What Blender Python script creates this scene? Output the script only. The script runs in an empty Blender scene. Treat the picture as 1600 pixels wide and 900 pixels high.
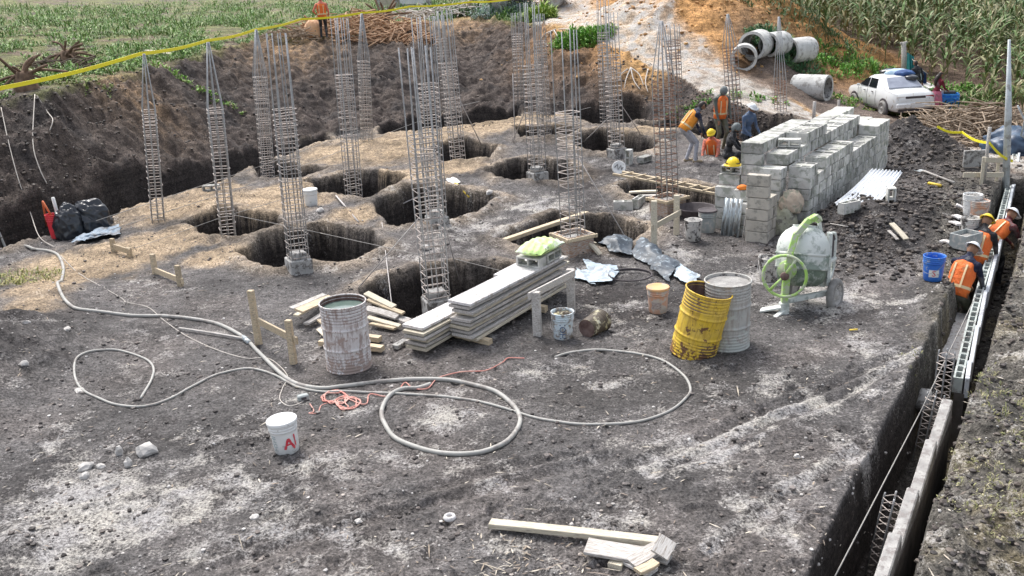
import bpy, bmesh, math, random
import numpy as np
from mathutils import Vector, Matrix, Euler, Quaternion

random.seed(7)
RNG = np.random.default_rng(7)
R = math.radians
SC = bpy.context.scene
COL = SC.collection

# ------------------------------------------------------------------ camera
CAM_H, PITCH, ROLL, FPX = 4.75, R(18.6), R(2.9), 1500.0
_F = Vector((0, math.cos(PITCH), -math.sin(PITCH)))
_r0 = Vector((1, 0, 0)); _u0 = Vector((0, math.sin(PITCH), math.cos(PITCH)))
_R = math.cos(ROLL) * _r0 - math.sin(ROLL) * _u0
_U = math.sin(ROLL) * _r0 + math.cos(ROLL) * _u0
cam_data = bpy.data.cameras.new("camera")
cam = bpy.data.objects.new("camera", cam_data); COL.objects.link(cam)
cam.matrix_world = Matrix(((_R.x, _U.x, -_F.x, 0), (_R.y, _U.y, -_F.y, 0), (_R.z, _U.z, -_F.z, CAM_H), (0, 0, 0, 1)))
cam_data.sensor_width = 36.0
cam_data.lens = 36.0 * FPX / 1600.0
cam_data.clip_start = 0.1; cam_data.clip_end = 2000
SC.camera = cam
# ------------------------------------------------------------------ light
SUN_EL, SUN_AZ = R(58), R(-28)          # azimuth from +Y, clockwise positive
world = bpy.data.worlds.new("World"); SC.world = world; world.use_nodes = True
nt = world.node_tree
sky = nt.nodes.new("ShaderNodeTexSky"); sky.sky_type = 'NISHITA'; sky.sun_disc = False
sky.sun_elevation = SUN_EL; sky.sun_rotation = SUN_AZ
sky.air_density = 1.0; sky.dust_density = 4.0; sky.ozone_density = 1.0
hsv = nt.nodes.new("ShaderNodeHueSaturation"); hsv.inputs["Saturation"].default_value = 0.45
bg = nt.nodes["Background"]; bg.inputs["Strength"].default_value = 0.15
nt.links.new(sky.outputs[0], hsv.inputs["Color"]); nt.links.new(hsv.outputs[0], bg.inputs["Color"])
sd = bpy.data.lights.new("sun", 'SUN'); sd.energy = 1.5; sd.angle = R(18); sd.color = (1.0, 0.97, 0.93)
sun = bpy.data.objects.new("sun", sd); COL.objects.link(sun)
_sd = Vector((math.sin(SUN_AZ) * math.cos(SUN_EL), math.cos(SUN_AZ) * math.cos(SUN_EL), math.sin(SUN_EL)))
sun.rotation_euler = _sd.to_track_quat('Z', 'Y').to_euler(); sun.location = (0, 0, 30)
SC.view_settings.view_transform = 'Standard'; SC.view_settings.look = 'None'
SC.view_settings.exposure = 0.88; SC.view_settings.gamma = 1.0
SC.cycles.max_bounces = 5; SC.cycles.diffuse_bounces = 2; SC.cycles.glossy_bounces = 2
SC.cycles.transmission_bounces = 2; SC.cycles.transparent_max_bounces = 4

# ------------------------------------------------------------------ pixel <-> place (measuring the photograph)
def ray(px, py):
    return _F * FPX + _R * (px - 800) - _U * (py - 450)
def at_z(px, py, z=0.0):
    d = ray(px, py); t = (z - CAM_H) / d.z
    return Vector((0, 0, CAM_H)) + d * t
def at_y(px, py, y):
    d = ray(px, py); return Vector((0, 0, CAM_H)) + d * (y / d.y)
def proj(p):
    v = Vector(p) - Vector((0, 0, CAM_H)); z = v.dot(_F)
    return 800 + FPX * v.dot(_R) / z, 450 - FPX * v.dot(_U) / z

# ------------------------------------------------------------------ noise
_perm = np.random.default_rng(3).permutation(256).astype(np.int64)
_ga = np.random.default_rng(4).random(256) * 2 * np.pi
_gx, _gy = np.cos(_ga), np.sin(_ga)
def perlin(x, y, seed=0):
    xi = np.floor(x).astype(np.int64); yi = np.floor(y).astype(np.int64)
    xf = x - xi; yf = y - yi
    u = xf * xf * xf * (xf * (xf * 6 - 15) + 10); v = yf * yf * yf * (yf * (yf * 6 - 15) + 10)
    def g(i, j):
        h = _perm[(_perm[(xi + i + seed * 37) & 255] + yi + j) & 255]
        return _gx[h] * (xf - i) + _gy[h] * (yf - j)
    a = g(0, 0); b = g(1, 0); c = g(0, 1); d = g(1, 1)
    return (a + u * (b - a)) * (1 - v) + (c + u * (d - c)) * v
def fbm(x, y, scale, octs=3, seed=0, gain=0.5):
    s = np.zeros_like(x); a = 1.0; f = 1.0 / scale
    for o in range(octs):
        s = s + a * perlin(x * f + 11.3 * o, y * f - 7.7 * o, seed + o); a *= gain; f *= 2.03
    return s
def sstep(a, b, x):
    t = np.clip((x - a) / (b - a), 0, 1); return t * t * (3 - 2 * t)

# ------------------------------------------------------------------ terrain profile
# each station: knots (px, py, z) read off the photograph: foot of cut, crest, beyond, far
ST = [
 [(-250, 420, -.1), (-250, 190, 2.5), (-250, 110, 3.0), (-250, 10, 3.9)],
 [(0, 385, -.1), (0, 160, 2.45), (0, 95, 2.9), (0, 5, 3.9)],
 [(120, 350, -.1), (120, 140, 2.45), (120, 80, 2.8), (120, 0, 3.7)],
 [(230, 312, -.05), (225, 116, 2.4), (225, 70, 2.7), (225, -5, 3.5)],
 [(330, 275, 0), (330, 88, 2.35), (330, 55, 2.6), (330, -8, 3.3)],
 [(420, 245, 0), (420, 66, 2.3), (420, 45, 2.5), (420, -10, 3.1)],
 [(510, 215, 0), (507, 58, 2.35), (507, 40, 2.5), (507, -10, 3.0)],
 [(620, 200, 0), (620, 44, 2.35), (620, 28, 2.5), (620, -8, 2.9)],
 [(740, 188, 0), (740, 30, 2.35), (740, 18, 2.5), (740, -6, 2.75)],
 [(840, 186, 0), (840, 38, 2.3), (840, 18, 2.5), (840, -8, 2.75)],
 [(870, 186, 0), (872, 62, 2.1), (872, 35, 2.4), (872, -8, 2.7)],
 [(930, 190, 0), (930, 88, 1.6), (930, 40, 2.3), (930, -8, 2.6)],
 [(1000, 192, 0), (1000, 112, 1.15), (1000, 60, 1.9), (1000, -8, 2.6)],
 [(1100, 197, 0), (1100, 146, .75), (1100, 95, 1.25), (1100, -8, 2.5)],
 [(1200, 203, 0), (1200, 180, .35), (1200, 120, .7), (1200, -8, 2.4)],
 [(1280, 235, 0), (1280, 200, .1), (1280, 150, -.1), (1280, 0, 2.2)],
 [(1390, 275, 0), (1390, 230, 0), (1390, 175, -.5), (1390, 5, 1.9)],
 [(1500, 330, 0), (1500, 250, -.1), (1500, 195, -.45), (1500, 15, 1.6)],
 [(1600, 360, .1), (1600, 280, 0), (1600, 215, -.3), (1600, 20, 1.4)],
 [(1800, 400, .2), (1800, 300, .1), (1800, 230, 0), (1800, 30, 1.3)],
]
_st = []
for s in ST:
    ps = [at_z(*k) for k in s]
    _st.append((ps[0].x / ps[0].y, [(p.y, p.z) for p in ps]))
_st_t = np.array([a for a, _ in _st])
_st_d = np.array([[k[0] for k in ks] for _, ks in _st])
_st_z = np.array([[k[1] for k in ks] for _, ks in _st])

def poly_sdf(x, y, poly):
    inside = np.zeros(x.shape, bool); dmin = np.full(x.shape, 1e9)
    n = len(poly)
    for i in range(n):
        x1, y1 = poly[i]; x2, y2 = poly[(i + 1) % n]
        ex, ey = x2 - x1, y2 - y1
        t = np.clip(((x - x1) * ex + (y - y1) * ey) / (ex * ex + ey * ey + 1e-12), 0, 1)
        dmin = np.minimum(dmin, (x - x1 - t * ex) ** 2 + (y - y1 - t * ey) ** 2)
        c = ((y1 > y) != (y2 > y)) & (x < ex * (y - y1) / (ey if abs(ey) > 1e-9 else 1e-9) + x1)
        inside ^= c
    d = np.sqrt(dmin); return np.where(inside, -d, d)
def line_dist(x, y, pts):
    dmin = np.full(x.shape, 1e9)
    for (x1, y1), (x2, y2) in zip(pts[:-1], pts[1:]):
        ex, ey = x2 - x1, y2 - y1
        t = np.clip(((x - x1) * ex + (y - y1) * ey) / (ex * ex + ey * ey + 1e-12), 0, 1)
        dmin = np.minimum(dmin, (x - x1 - t * ex) ** 2 + (y - y1 - t * ey) ** 2)
    return np.sqrt(dmin)
def W(pts, z=0.0):
    return [tuple(at_z(px, py, z)[:2]) for px, py in pts]

PITS = [  # rim polygons, floor level, wall softness
 (W([(290, 352), (345, 330), (432, 342), (436, 354), (388, 371), (330, 371)]), -1.2, .10),
 (W([(374, 398), (410, 376), (455, 362), (505, 354), (575, 372), (588, 394), (545, 412), (492, 411), (436, 420), (398, 411)]), -1.5, .12),
 (W([(480, 291), (558, 268), (628, 279), (615, 296), (574, 309), (508, 307)]), -1.2, .10),
 (W([(586, 320), (655, 293), (722, 298), (775, 310), (744, 330), (690, 352), (622, 358), (600, 336)]), -1.5, .10),
 (W([(785, 377), (868, 340), (905, 344), (956, 344), (1006, 360), (985, 379), (925, 390), (872, 396), (832, 391)]), -1.4, .08),
 (W([(566, 460), (596, 440), (650, 424), (735, 416), (800, 420), (815, 440), (700, 492), (645, 500), (596, 484)]), -1.5, .12),
 (W([(765, 266), (812, 250), (880, 254), (908, 270), (880, 285), (792, 282)]), -1.3, .12),
 (W([(680, 240), (722, 228), (772, 235), (760, 248), (700, 255)]), -1.1, .12),
 (W([(806, 211), (850, 200), (906, 205), (890, 221), (820, 222)]), -1.1, .14),
 (W([(900, 226), (938, 214), (1022, 224), (1010, 240), (926, 241)]), -1.1, .14),
 (W([(966, 294), (1000, 284), (1060, 289), (1116, 303), (1116, 326), (1040, 331), (1000, 312)]), -1.3, .08),
 (W([(1075, 204), (1130, 198), (1230, 204), (1268, 212), (1205, 224), (1110, 220)]), -1.2, .2),
 (W([(402, 264), (432, 257), (502, 266), (462, 281), (412, 281)]), -1.1, .14),
 (W([(1000, 197), (1050, 193), (1076, 197), (1050, 208), (1018, 206)]), -1.0, .16),
 (W([(882, 188), (925, 183), (995, 184), (1012, 188), (985, 195), (930, 197)]), -1.0, .2),
 # drain trench along the foot of the left bank
 (W([(-60, 398), (60, 366), (170, 338), (260, 312), (330, 290), (400, 262), (470, 240), (520, 226), (505, 216), (420, 240), (330, 268), (230, 298), (120, 336), (0, 372), (-60, 385)]), -.7, .2),
 (W([(600, 216), (700, 200), (810, 190), (805, 180), (700, 186), (600, 203)]), -.55, .2),
]
TRENCH = W([(1228, 985), (1275, 890), (1320, 790), (1370, 702), (1430, 592), (1476, 505), (1490, 472), (1512, 410), (1544, 340), (1572, 285), (1608, 285), (1598, 350), (1572, 450), (1540, 560), (1508, 640), (1468, 760), (1432, 850), (1398, 985)])
MOUNDS = [  # px, py, rx, ry (m), height
 (1425, 248, 1.3, 1.6, .85), (1395, 345, 1.6, 1.5, .5), (1360, 380, 1.0, .9, .28), (1300, 372, .8, .6, .12),
 (1480, 300, 1.3, 1.2, .22), (600, 235, 3.0, 1.4, .22), (470, 300, 2.0, .9, .15), (300, 325, 2.0, .8, .12), (760, 215, 3, 1.2, .2),
 (880, 190, 2, .8, .15), (690, 375, 2.2, 1.0, .1), (180, 385, 1.6, .7, .06), (520, 335, 1.2, .6, .12), (960, 215, 2, .8, .2),
 (1560, 700, .55, 2.2, .22), (1590, 560, .7, 2.5, .3), (1500, 850, .4, .8, .15), (1600, 800, .5, 1.0, .25),
 (0, 560, 1.0, 1.2, .35), (15, 860, .35, .4, .12), (40, 470, 1.2, 1.0, .15), (690, 530, 1.0, .5, .03), (1125, 760, .35, .3, .07),
 (-80, 640, 1.0, 2.5, .45), (1225, 205, 2.0, .8, .15),
]
_mn = [(at_z(a, b).x, at_z(a, b).y, rx, ry, h) for a, b, rx, ry, h in MOUNDS]
FARM = [(1085, 40, 5.0, 4.5, 2.3, 1.7), (1190, 55, 4.0, 4.0, 1.7, 1.2), (960, 10, 6, 4, 2.5, 1.0), (1270, 75, 3, 3, 1.0, .6)]
_fm = [(at_z(a, b, z).x, at_z(a, b, z).y, rx, ry, h) for a, b, rx, ry, z, h in FARM]
ROAD = [(842, 2, 2.6), (905, 52, 2.0), (1000, 92, 1.5), (1100, 128, 1.0), (1200, 162, .5), (1290, 192, .1), (1400, 222, -.05), (1500, 250, -.05), (1620, 292, 0)]
_road = [tuple(at_z(*p)[:2]) for p in ROAD]

def height(x, y, want=False):
    x = np.asarray(x, float); y = np.asarray(y, float)
    yy = np.maximum(y, .5)
    wx = x + .35 * fbm(x, y, 1.7, 2, 5); wy = yy + .7 * fbm(x, y, 2.1, 3, 9) * sstep(12, 20, yy)
    t = np.clip(x / yy + .006 * fbm(x, y, 1.2, 2, 21), _st_t[0], _st_t[-1])
    D = [np.interp(t, _st_t, _st_d[:, k]) for k in range(4)]
    Z = [np.interp(t, _st_t, _st_z[:, k]) for k in range(4)]
    z = np.zeros_like(x)
    u = np.clip((wy - D[0]) / np.maximum(D[1] - D[0], .05), 0, 1)
    bank = (1 - (1 - u) ** 1.25)
    z = Z[0] * sstep(D[0] - 4, D[0], wy) * (u <= 0) + np.where(u > 0, Z[0] + (Z[1] - Z[0]) * bank, 0)
    u2 = np.clip((wy - D[1]) / np.maximum(D[2] - D[1], .05), 0, 1)
    u3 = (wy - D[2]) / np.maximum(D[3] - D[2], .05)
    z = np.where(u2 > 0, Z[1] + (Z[2] - Z[1]) * u2, z)
    z = np.where(u3 > 0, Z[2] + (Z[3] - Z[2]) * np.minimum(u3, 1) + np.maximum(wy - D[3], 0) * .085 * (wy > D[3]), z)
    bankm = (u > .02) & (u < .98) & (Z[1] > .3)
    topm = sstep(.9, 1.0, u)
    for mx, my, rx, ry, h in _mn:
        q = ((x - mx) / rx) ** 2 + ((y - my) / ry) ** 2
        z = z + h * np.exp(-q * 1.2) * (1 + .35 * fbm(x, y, .5, 2, 31))
    for mx, my, rx, ry, h in _fm:
        q = ((x - mx) / rx) ** 2 + ((y - my) / ry) ** 2
        z = z + h * np.exp(-q * 1.4) * (1 + .25 * fbm(x, y, 1.2, 3, 33))
    dr = line_dist(x, y, _road); roadm = (1 - sstep(1.1, 2.1, dr + .3 * fbm(x, y, .8, 2, 41))) * sstep(.97, 1.0, u)
    # relief
    n1 = fbm(x, y, .9, 3, 1); n2 = fbm(x, y, .16, 3, 2, .6); n3 = fbm(x, y, 2.6, 2, 3)
    far = sstep(13, 19, y)
    amp = .018 + .05 * far
    z = z + (n3 * .03 + n1 * amp + n2 * (.012 + .028 * far)) * (1 - .75 * roadm)
    rough = bankm * Z[1] / 2.4
    gully = np.abs(fbm(x * 1.0, y * .35, .9, 3, 61))
    z = z + rough * (.34 * fbm(x, y, 1.3, 4, 51, .55) + .16 * fbm(x, y, .32, 4, 52, .62) - .25 * gully + .06)
    z = z + (roadm > .5) * (.025 * np.abs(np.sin(dr * 5.5)))
    # rough spoil right of the trench and on the dark mounds
    sp = sstep(.0, .5, x - (2.9 + (y - 7) * .47)) * (1 - sstep(17, 22, y)) * (x > 2)
    z = z + sp * (.09 * fbm(x, y, .35, 3, 71, .6) + .05)
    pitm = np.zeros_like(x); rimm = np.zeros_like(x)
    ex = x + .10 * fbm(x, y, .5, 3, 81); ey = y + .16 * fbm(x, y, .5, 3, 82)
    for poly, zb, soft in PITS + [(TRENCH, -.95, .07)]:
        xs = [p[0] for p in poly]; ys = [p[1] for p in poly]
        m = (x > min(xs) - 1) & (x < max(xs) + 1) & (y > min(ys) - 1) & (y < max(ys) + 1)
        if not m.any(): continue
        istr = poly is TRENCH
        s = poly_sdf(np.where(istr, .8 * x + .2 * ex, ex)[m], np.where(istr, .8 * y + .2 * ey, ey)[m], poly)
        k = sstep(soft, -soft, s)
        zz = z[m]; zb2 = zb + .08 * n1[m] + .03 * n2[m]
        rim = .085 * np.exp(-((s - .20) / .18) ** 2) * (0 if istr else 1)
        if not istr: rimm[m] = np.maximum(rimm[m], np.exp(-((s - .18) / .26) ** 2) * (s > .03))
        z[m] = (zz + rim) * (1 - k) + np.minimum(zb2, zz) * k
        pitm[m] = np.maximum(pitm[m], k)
    if want: return z, dict(u=u, bank=bankm, top=topm, road=roadm, pit=pitm, rim=rimm, spoil=sp, wy=wy, D=D, t=t, n1=n1, n3=n3)
    return z
def hz(x, y):
    return float(height(np.array([x]), np.array([y]))[0])
def hit(px, py, dz=0.0):
    """where the line of sight through a photo pixel meets the terrain"""
    d = ray(px, py); d = d / d.y
    ys = np.concatenate([np.arange(5, 30, .05), np.arange(30, 120, .2)])
    zr = CAM_H + d.z * ys - height(d.x * ys, ys) - dz
    i = np.argmax(zr < 0)
    if zr[i] >= 0: i = len(ys) - 1
    if i == 0: i = 1
    a, b = zr[i - 1], zr[i]
    y = ys[i - 1] + (ys[i] - ys[i - 1]) * (a / (a - b) if a != b else 0)
    return Vector((d.x * y, y, CAM_H + d.z * y))
# ------------------------------------------------------------------ materials
def new_mat(name):
    m = bpy.data.materials.new(name); m.use_nodes = True
    return m, m.node_tree, m.node_tree.nodes["Principled BSDF"]
def N(nt, typ, **kw):
    n = nt.nodes.new(typ)
    for k, v in kw.items():
        if k in n.inputs: n.inputs[k].default_value = v
        else: setattr(n, k, v)
    return n
def noise(nt, vec, scale, detail=3, rough=.55, dist=0.0):
    n = N(nt, "ShaderNodeTexNoise"); n.inputs["Scale"].default_value = scale; n.inputs["Detail"].default_value = detail
    n.inputs["Roughness"].default_value = rough; n.inputs["Distortion"].default_value = dist
    nt.links.new(vec, n.inputs["Vector"]); return n.outputs["Fac"]
def mathn(nt, op, a, b=None, c=None, clamp=False):
    n = nt.nodes.new("ShaderNodeMath"); n.operation = op; n.use_clamp = clamp
    for i, v in enumerate((a, b, c)):
        if v is None: continue
        if isinstance(v, (int, float)): n.inputs[i].default_value = v
        else: nt.links.new(v, n.inputs[i])
    return n.outputs[0]
def mapr(nt, v, a, b, c=0.0, d=1.0, smooth=False):
    n = nt.nodes.new("ShaderNodeMapRange"); n.clamp = True
    if smooth: n.interpolation_type = 'SMOOTHSTEP'
    nt.links.new(v, n.inputs[0])
    for i, q in enumerate((a, b, c, d)): n.inputs[i + 1].default_value = q
    return n.outputs[0]
def mixc(nt, f, a, b, mode='MIX'):
    n = nt.nodes.new("ShaderNodeMix"); n.data_type = 'RGBA'; n.blend_type = mode
    for i, v in ((0, f), (6, a), (7, b)):
        if isinstance(v, (int, float)): n.inputs[i].default_value = v
        elif isinstance(v, tuple): n.inputs[i].default_value = (*v, 1) if len(v) == 3 else v
        else: nt.links.new(v, n.inputs[i])
    return n.outputs[2]
def bump(nt, bsdf, h, strength=.5, dist=.01):
    b = N(nt, "ShaderNodeBump"); b.inputs["Strength"].default_value = strength; b.inputs["Distance"].default_value = dist
    nt.links.new(h, b.inputs["Height"]); nt.links.new(b.outputs[0], bsdf.inputs["Normal"])
def coords(nt, which="Object"):
    return nt.nodes.new("ShaderNodeTexCoord").outputs[which]
MATS = {}
def mat(name, c1, c2=None, scale=8.0, rough=.7, metal=0.0, lo=.35, hi=.65, bmp=.0, bscale=None, bdist=.01,
        dirt=None, dscale=6.0, damt=.5, stretch=None, rnd=0.0, spec=.4, detail=4):
    """noise-varied Principled; c2 mixes in by noise, dirt splashes by a second noise, rnd varies value per object"""
    if name in MATS: return MATS[name]
    m, nt, b = new_mat(name); v = coords(nt)
    if stretch:
        mp = nt.nodes.new("ShaderNodeMapping"); mp.inputs["Scale"].default_value = stretch
        nt.links.new(v, mp.inputs["Vector"]); v = mp.outputs[0]
    oi = nt.nodes.new("ShaderNodeObjectInfo")
    if rnd:
        add = nt.nodes.new("ShaderNodeVectorMath"); add.operation = 'ADD'; nt.links.new(v, add.inputs[0])
        sc = mathn(nt, 'MULTIPLY', oi.outputs["Random"], 37.0); cb = nt.nodes.new("ShaderNodeCombineXYZ")
        nt.links.new(sc, cb.inputs[0]); nt.links.new(sc, cb.inputs[1]); nt.links.new(cb.outputs[0], add.inputs[1]); v = add.outputs[0]
    col = None
    n1 = noise(nt, v, scale, detail, .6)
    if c2 is not None: col = mixc(nt, mapr(nt, n1, lo, hi), c1, c2)
    else:
        rgb = nt.nodes.new("ShaderNodeRGB"); rgb.outputs[0].default_value = (*c1, 1); col = rgb.outputs[0]
    if dirt is not None:
        n2 = noise(nt, v, dscale, 6, .68)
        f = mapr(nt, n2, .62 - damt * .3, .70 - damt * .3)
        col = mixc(nt, f, col, dirt)
    if rnd:
        h = nt.nodes.new("ShaderNodeHueSaturation"); nt.links.new(col, h.inputs["Color"])
        nt.links.new(mapr(nt, oi.outputs["Random"], 0, 1, 1 - rnd, 1 + rnd), h.inputs["Value"]); col = h.outputs[0]
    nt.links.new(col, b.inputs["Base Color"])
    b.inputs["Roughness"].default_value = rough; b.inputs["Metallic"].default_value = metal
    b.inputs["Specular IOR Level"].default_value = spec
    if bmp: bump(nt, b, noise(nt, v, bscale or scale * 4, 4, .6), bmp, bdist)
    MATS[name] = m; return m

# ------------------------------------------------------------------ object helpers
def tag(o, label=None, cat=None, group=None, kind=None):
    if label: o["label"] = label
    if cat: o["category"] = cat
    if group: o["group"] = group
    if kind or cat: o["kind"] = kind or "thing"
    return o
def link_mesh(name, me, parent=None, loc=None, rot=None):
    o = bpy.data.objects.new(name, me); COL.objects.link(o)
    if loc is not None: o.location = loc
    if rot is not None: o.rotation_euler = rot
    if parent is not None: o.parent = parent
    return o
def thing(name, label, cat, loc=(0, 0, 0), rotz=0.0, group=None, rot=None):
    o = bpy.data.objects.new(name, None); COL.objects.link(o); o.empty_display_size = .2
    o.location = loc; o.rotation_euler = rot if rot is not None else (0, 0, rotz)
    return tag(o, label, cat, group)

class MB:
    """collects polygons, links them as one mesh object"""
    def __init__(s): s.v = []; s.f = []; s.mi = []; s.sm = []
    def add(s, verts, faces, M=None, mi=0, smooth=False):
        o = len(s.v)
        if M is not None: verts = [M @ Vector(p) for p in verts]
        s.v.extend([tuple(p) for p in verts]); s.f.extend([tuple(i + o for i in f) for f in faces])
        s.mi.extend([mi] * len(faces)); s.sm.extend([smooth] * len(faces)); return s
    def box(s, c, size, M=None, rot=None, bev=0.0, mi=0):
        v, f = chamfer(size[0], size[1], size[2], bev)
        T = Matrix.Translation(Vector(c))
        if rot is not None: T = T @ Euler(rot).to_matrix().to_4x4()
        if M is not None: T = M @ T
        return s.add(v, f, T, mi)
    def bar(s, a, b, w, h, up=(0, 0, 1), bev=0.0, mi=0):
        a = Vector(a); b = Vector(b); d = b - a; L = d.length; x = d / L
        u = Vector(up)
        if abs(u.dot(x)) > .98: u = Vector((0, 1, 0))
        y = u.cross(x).normalized(); z = x.cross(y)
        Mx = Matrix((( *[x[i] for i in range(0)],),)) if False else Matrix(((x.x, y.x, z.x, 0), (x.y, y.y, z.y, 0), (x.z, y.z, z.z, 0), (0, 0, 0, 1)))
        v, f = chamfer(L, w, h, bev)
        return s.add(v, f, Matrix.Translation((a + b) / 2) @ Mx, mi)
    def tube(s, pts, r, n=6, caps=True, mi=0, closed=False, M=None, smooth=True):
        pts = [Vector(p) for p in pts]; m = len(pts)
        rs = r if isinstance(r, (list, tuple)) else [r] * m
        vs = []; fs = []; prev = None
        for i, p in enumerate(pts):
            if closed: t = pts[(i + 1) % m] - pts[i - 1]
            else: t = pts[min(i + 1, m - 1)] - pts[max(i - 1, 0)]
            if t.length < 1e-9: t = Vector((0, 0, 1))
            t.normalize()
            if prev is None:
                a = Vector((0, 0, 1)) if abs(t.z) < .9 else Vector((1, 0, 0)); x = a.cross(t).normalized()
            else:
                x = prev - t * prev.dot(t); x = x.normalized() if x.length > 1e-6 else Vector((1, 0, 0))
            prev = x; y = t.cross(x)
            for k in range(n):
                an = 2 * math.pi * k / n; vs.append(p + (x * math.cos(an) + y * math.sin(an)) * rs[i])
        for i in range(m if closed else m - 1):
            j = (i + 1) % m
            for k in range(n):
                l = (k + 1) % n; fs.append((i * n + k, i * n + l, j * n + l, j * n + k))
        if caps and not closed:
            fs.append(tuple(range(n - 1, -1, -1))); fs.append(tuple((m - 1) * n + k for k in range(n)))
        return s.add(vs, fs, M, mi, smooth)
    def lathe(s, prof, n=24, M=None, mi=0, cap0=False, cap1=False, smooth=True, wob=None):
        vs = []; fs = []; m = len(prof)
        for i, (r, z) in enumerate(prof):
            for k in range(n):
                a = 2 * math.pi * k / n; rr = r + (wob(a, z) if wob else 0)
                vs.append((rr * math.cos(a), rr * math.sin(a), z))
        for i in range(m - 1):
            for k in range(n):
                l = (k + 1) % n; fs.append((i * n + k, i * n + l, (i + 1) * n + l, (i + 1) * n + k))
        if cap0: fs.append(tuple(range(n - 1, -1, -1)))
        if cap1: fs.append(tuple((m - 1) * n + k for k in range(n)))
        return s.add(vs, fs, M, mi, smooth)
    def ball(s, c, r, n=10, m=6, M=None, mi=0, sc=(1, 1, 1)):
        vs = []; fs = []
        for i in range(m + 1):
            th = math.pi * i / m
            for k in range(n):
                a = 2 * math.pi * k / n
                vs.append((c[0] + r * sc[0] * math.sin(th) * math.cos(a), c[1] + r * sc[1] * math.sin(th) * math.sin(a), c[2] + r * sc[2] * math.cos(th)))
        for i in range(m):
            for k in range(n):
                l = (k + 1) % n; fs.append((i * n + k, (i + 1) * n + k, (i + 1) * n + l, i * n + l))
        return s.add(vs, fs, M, mi, True)
    def mesh(s, name, mats):
        me = bpy.data.meshes.new(name); me.from_pydata(s.v, [], s.f)
        for m in (mats if isinstance(mats, (list, tuple)) else [mats]): me.materials.append(m)
        me.polygons.foreach_set("material_index", s.mi); me.polygons.foreach_set("use_smooth", s.sm)
        me.update(); return me
    def build(s, name, mats, parent=None, loc=None, rot=None):
        return link_mesh(name, s.mesh(name, mats), parent, loc, rot)
    def build_here(s, name, mats, label, cat, group=None, base=None):
        """a world-space mesh as a thing of its own: origin moved to its base"""
        a = np.array(s.v); o = Vector((a[:, 0].mean(), a[:, 1].mean(), a[:, 2].min())) if base is None else Vector(base)
        s.v = [tuple(Vector(p) - o) for p in s.v]
        return tag(s.build(name, mats, None, o), label, cat, group)
_ch = {}
def chamfer(a, b, c, e):
    k = (round(a, 5), round(b, 5), round(c, 5), round(e, 5))
    if k in _ch: return _ch[k]
    bm = bmesh.new(); bmesh.ops.create_cube(bm, size=1.0)
    for v in bm.verts: v.co = Vector((v.co.x * a, v.co.y * b, v.co.z * c))
    if e > 0: bmesh.ops.bevel(bm, geom=bm.edges[:], offset=min(e, .45 * min(a, b, c)), segments=1, affect='EDGES')
    bm.verts.index_update()
    r = ([v.co.copy() for v in bm.verts], [tuple(v.index for v in f.verts) for f in bm.faces]); bm.free()
    _ch[k] = r; return r
def big_mesh(name, V, Fq, mats, smooth=True, mi=None):
    """fast mesh from numpy: V (n,3), Fq (m,k) all faces k-sided"""
    me = bpy.data.meshes.new(name); n, k = Fq.shape
    me.vertices.add(len(V)); me.vertices.foreach_set("co", np.ascontiguousarray(V, dtype=np.float32).ravel())
    me.loops.add(n * k); me.loops.foreach_set("vertex_index", np.ascontiguousarray(Fq, dtype=np.int32).ravel())
    me.polygons.add(n); me.polygons.foreach_set("loop_start", np.arange(0, n * k, k, dtype=np.int32))
    try: me.polygons.foreach_set("loop_total", np.full(n, k, dtype=np.int32))
    except Exception: pass
    me.polygons.foreach_set("use_smooth", np.full(n, smooth))
    for m in mats: me.materials.append(m)
    if mi is not None: me.polygons.foreach_set("material_index", np.ascontiguousarray(mi, dtype=np.int32))
    me.update(calc_edges=True); me.validate(); return me
def set_col(me, C, name="Col"):
    a = me.color_attributes.new(name, 'FLOAT_COLOR', 'POINT'); a.data.foreach_set("color", np.ascontiguousarray(C, dtype=np.float32).ravel())

# ------------------------------------------------------------------ the ground
dd = [4.6]
while dd[-1] < 165:
    d = dd[-1]
    if d < 44: dd.append(d + min(d * d / 7125 * 1.9, .062))
    else: dd.append(d + .062 * (1.07 ** (len(dd) - n44)))
    if dd[-1] < 44: n44 = len(dd)
dd = np.array(dd)
tt = np.concatenate([-np.geomspace(1.6, .66, 14), np.arange(-.64, .645, .0019), np.geomspace(.66, 1.6, 14)])
TT, DD = np.meshgrid(tt, dd)
X = (TT * DD).ravel(); Y = DD.ravel()
Z, info = height(X, Y, True)
nr, nc = DD.shape
# footprints and hoof-sized dents pressed into the working floor
_fr = np.random.default_rng(12)
_o = np.argsort(Y, kind='stable'); _Ys = Y[_o]
for k in range(520):
    fy = 6.2 + 16 * _fr.random() ** 1.3; fx = (_fr.random() * 1.1 - .56) * fy
    a = np.searchsorted(_Ys, fy - .3); b = np.searchsorted(_Ys, fy + .3); I_ = _o[a:b]; I_ = I_[np.abs(X[I_] - fx) < .3]
    if len(I_) == 0: continue
    th = _fr.random() * np.pi; u1 = (X[I_] - fx) * np.cos(th) + (Y[I_] - fy) * np.sin(th); u2 = -(X[I_] - fx) * np.sin(th) + (Y[I_] - fy) * np.cos(th)
    q = (u1 / .13) ** 2 + (u2 / .05) ** 2; Z[I_] += (-.022 * np.exp(-q ** 2) + .012 * np.exp(-((q - 2.2) / .8) ** 2)) * (1 - info['pit'][I_]) * (1 - info['bank'][I_])
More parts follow.
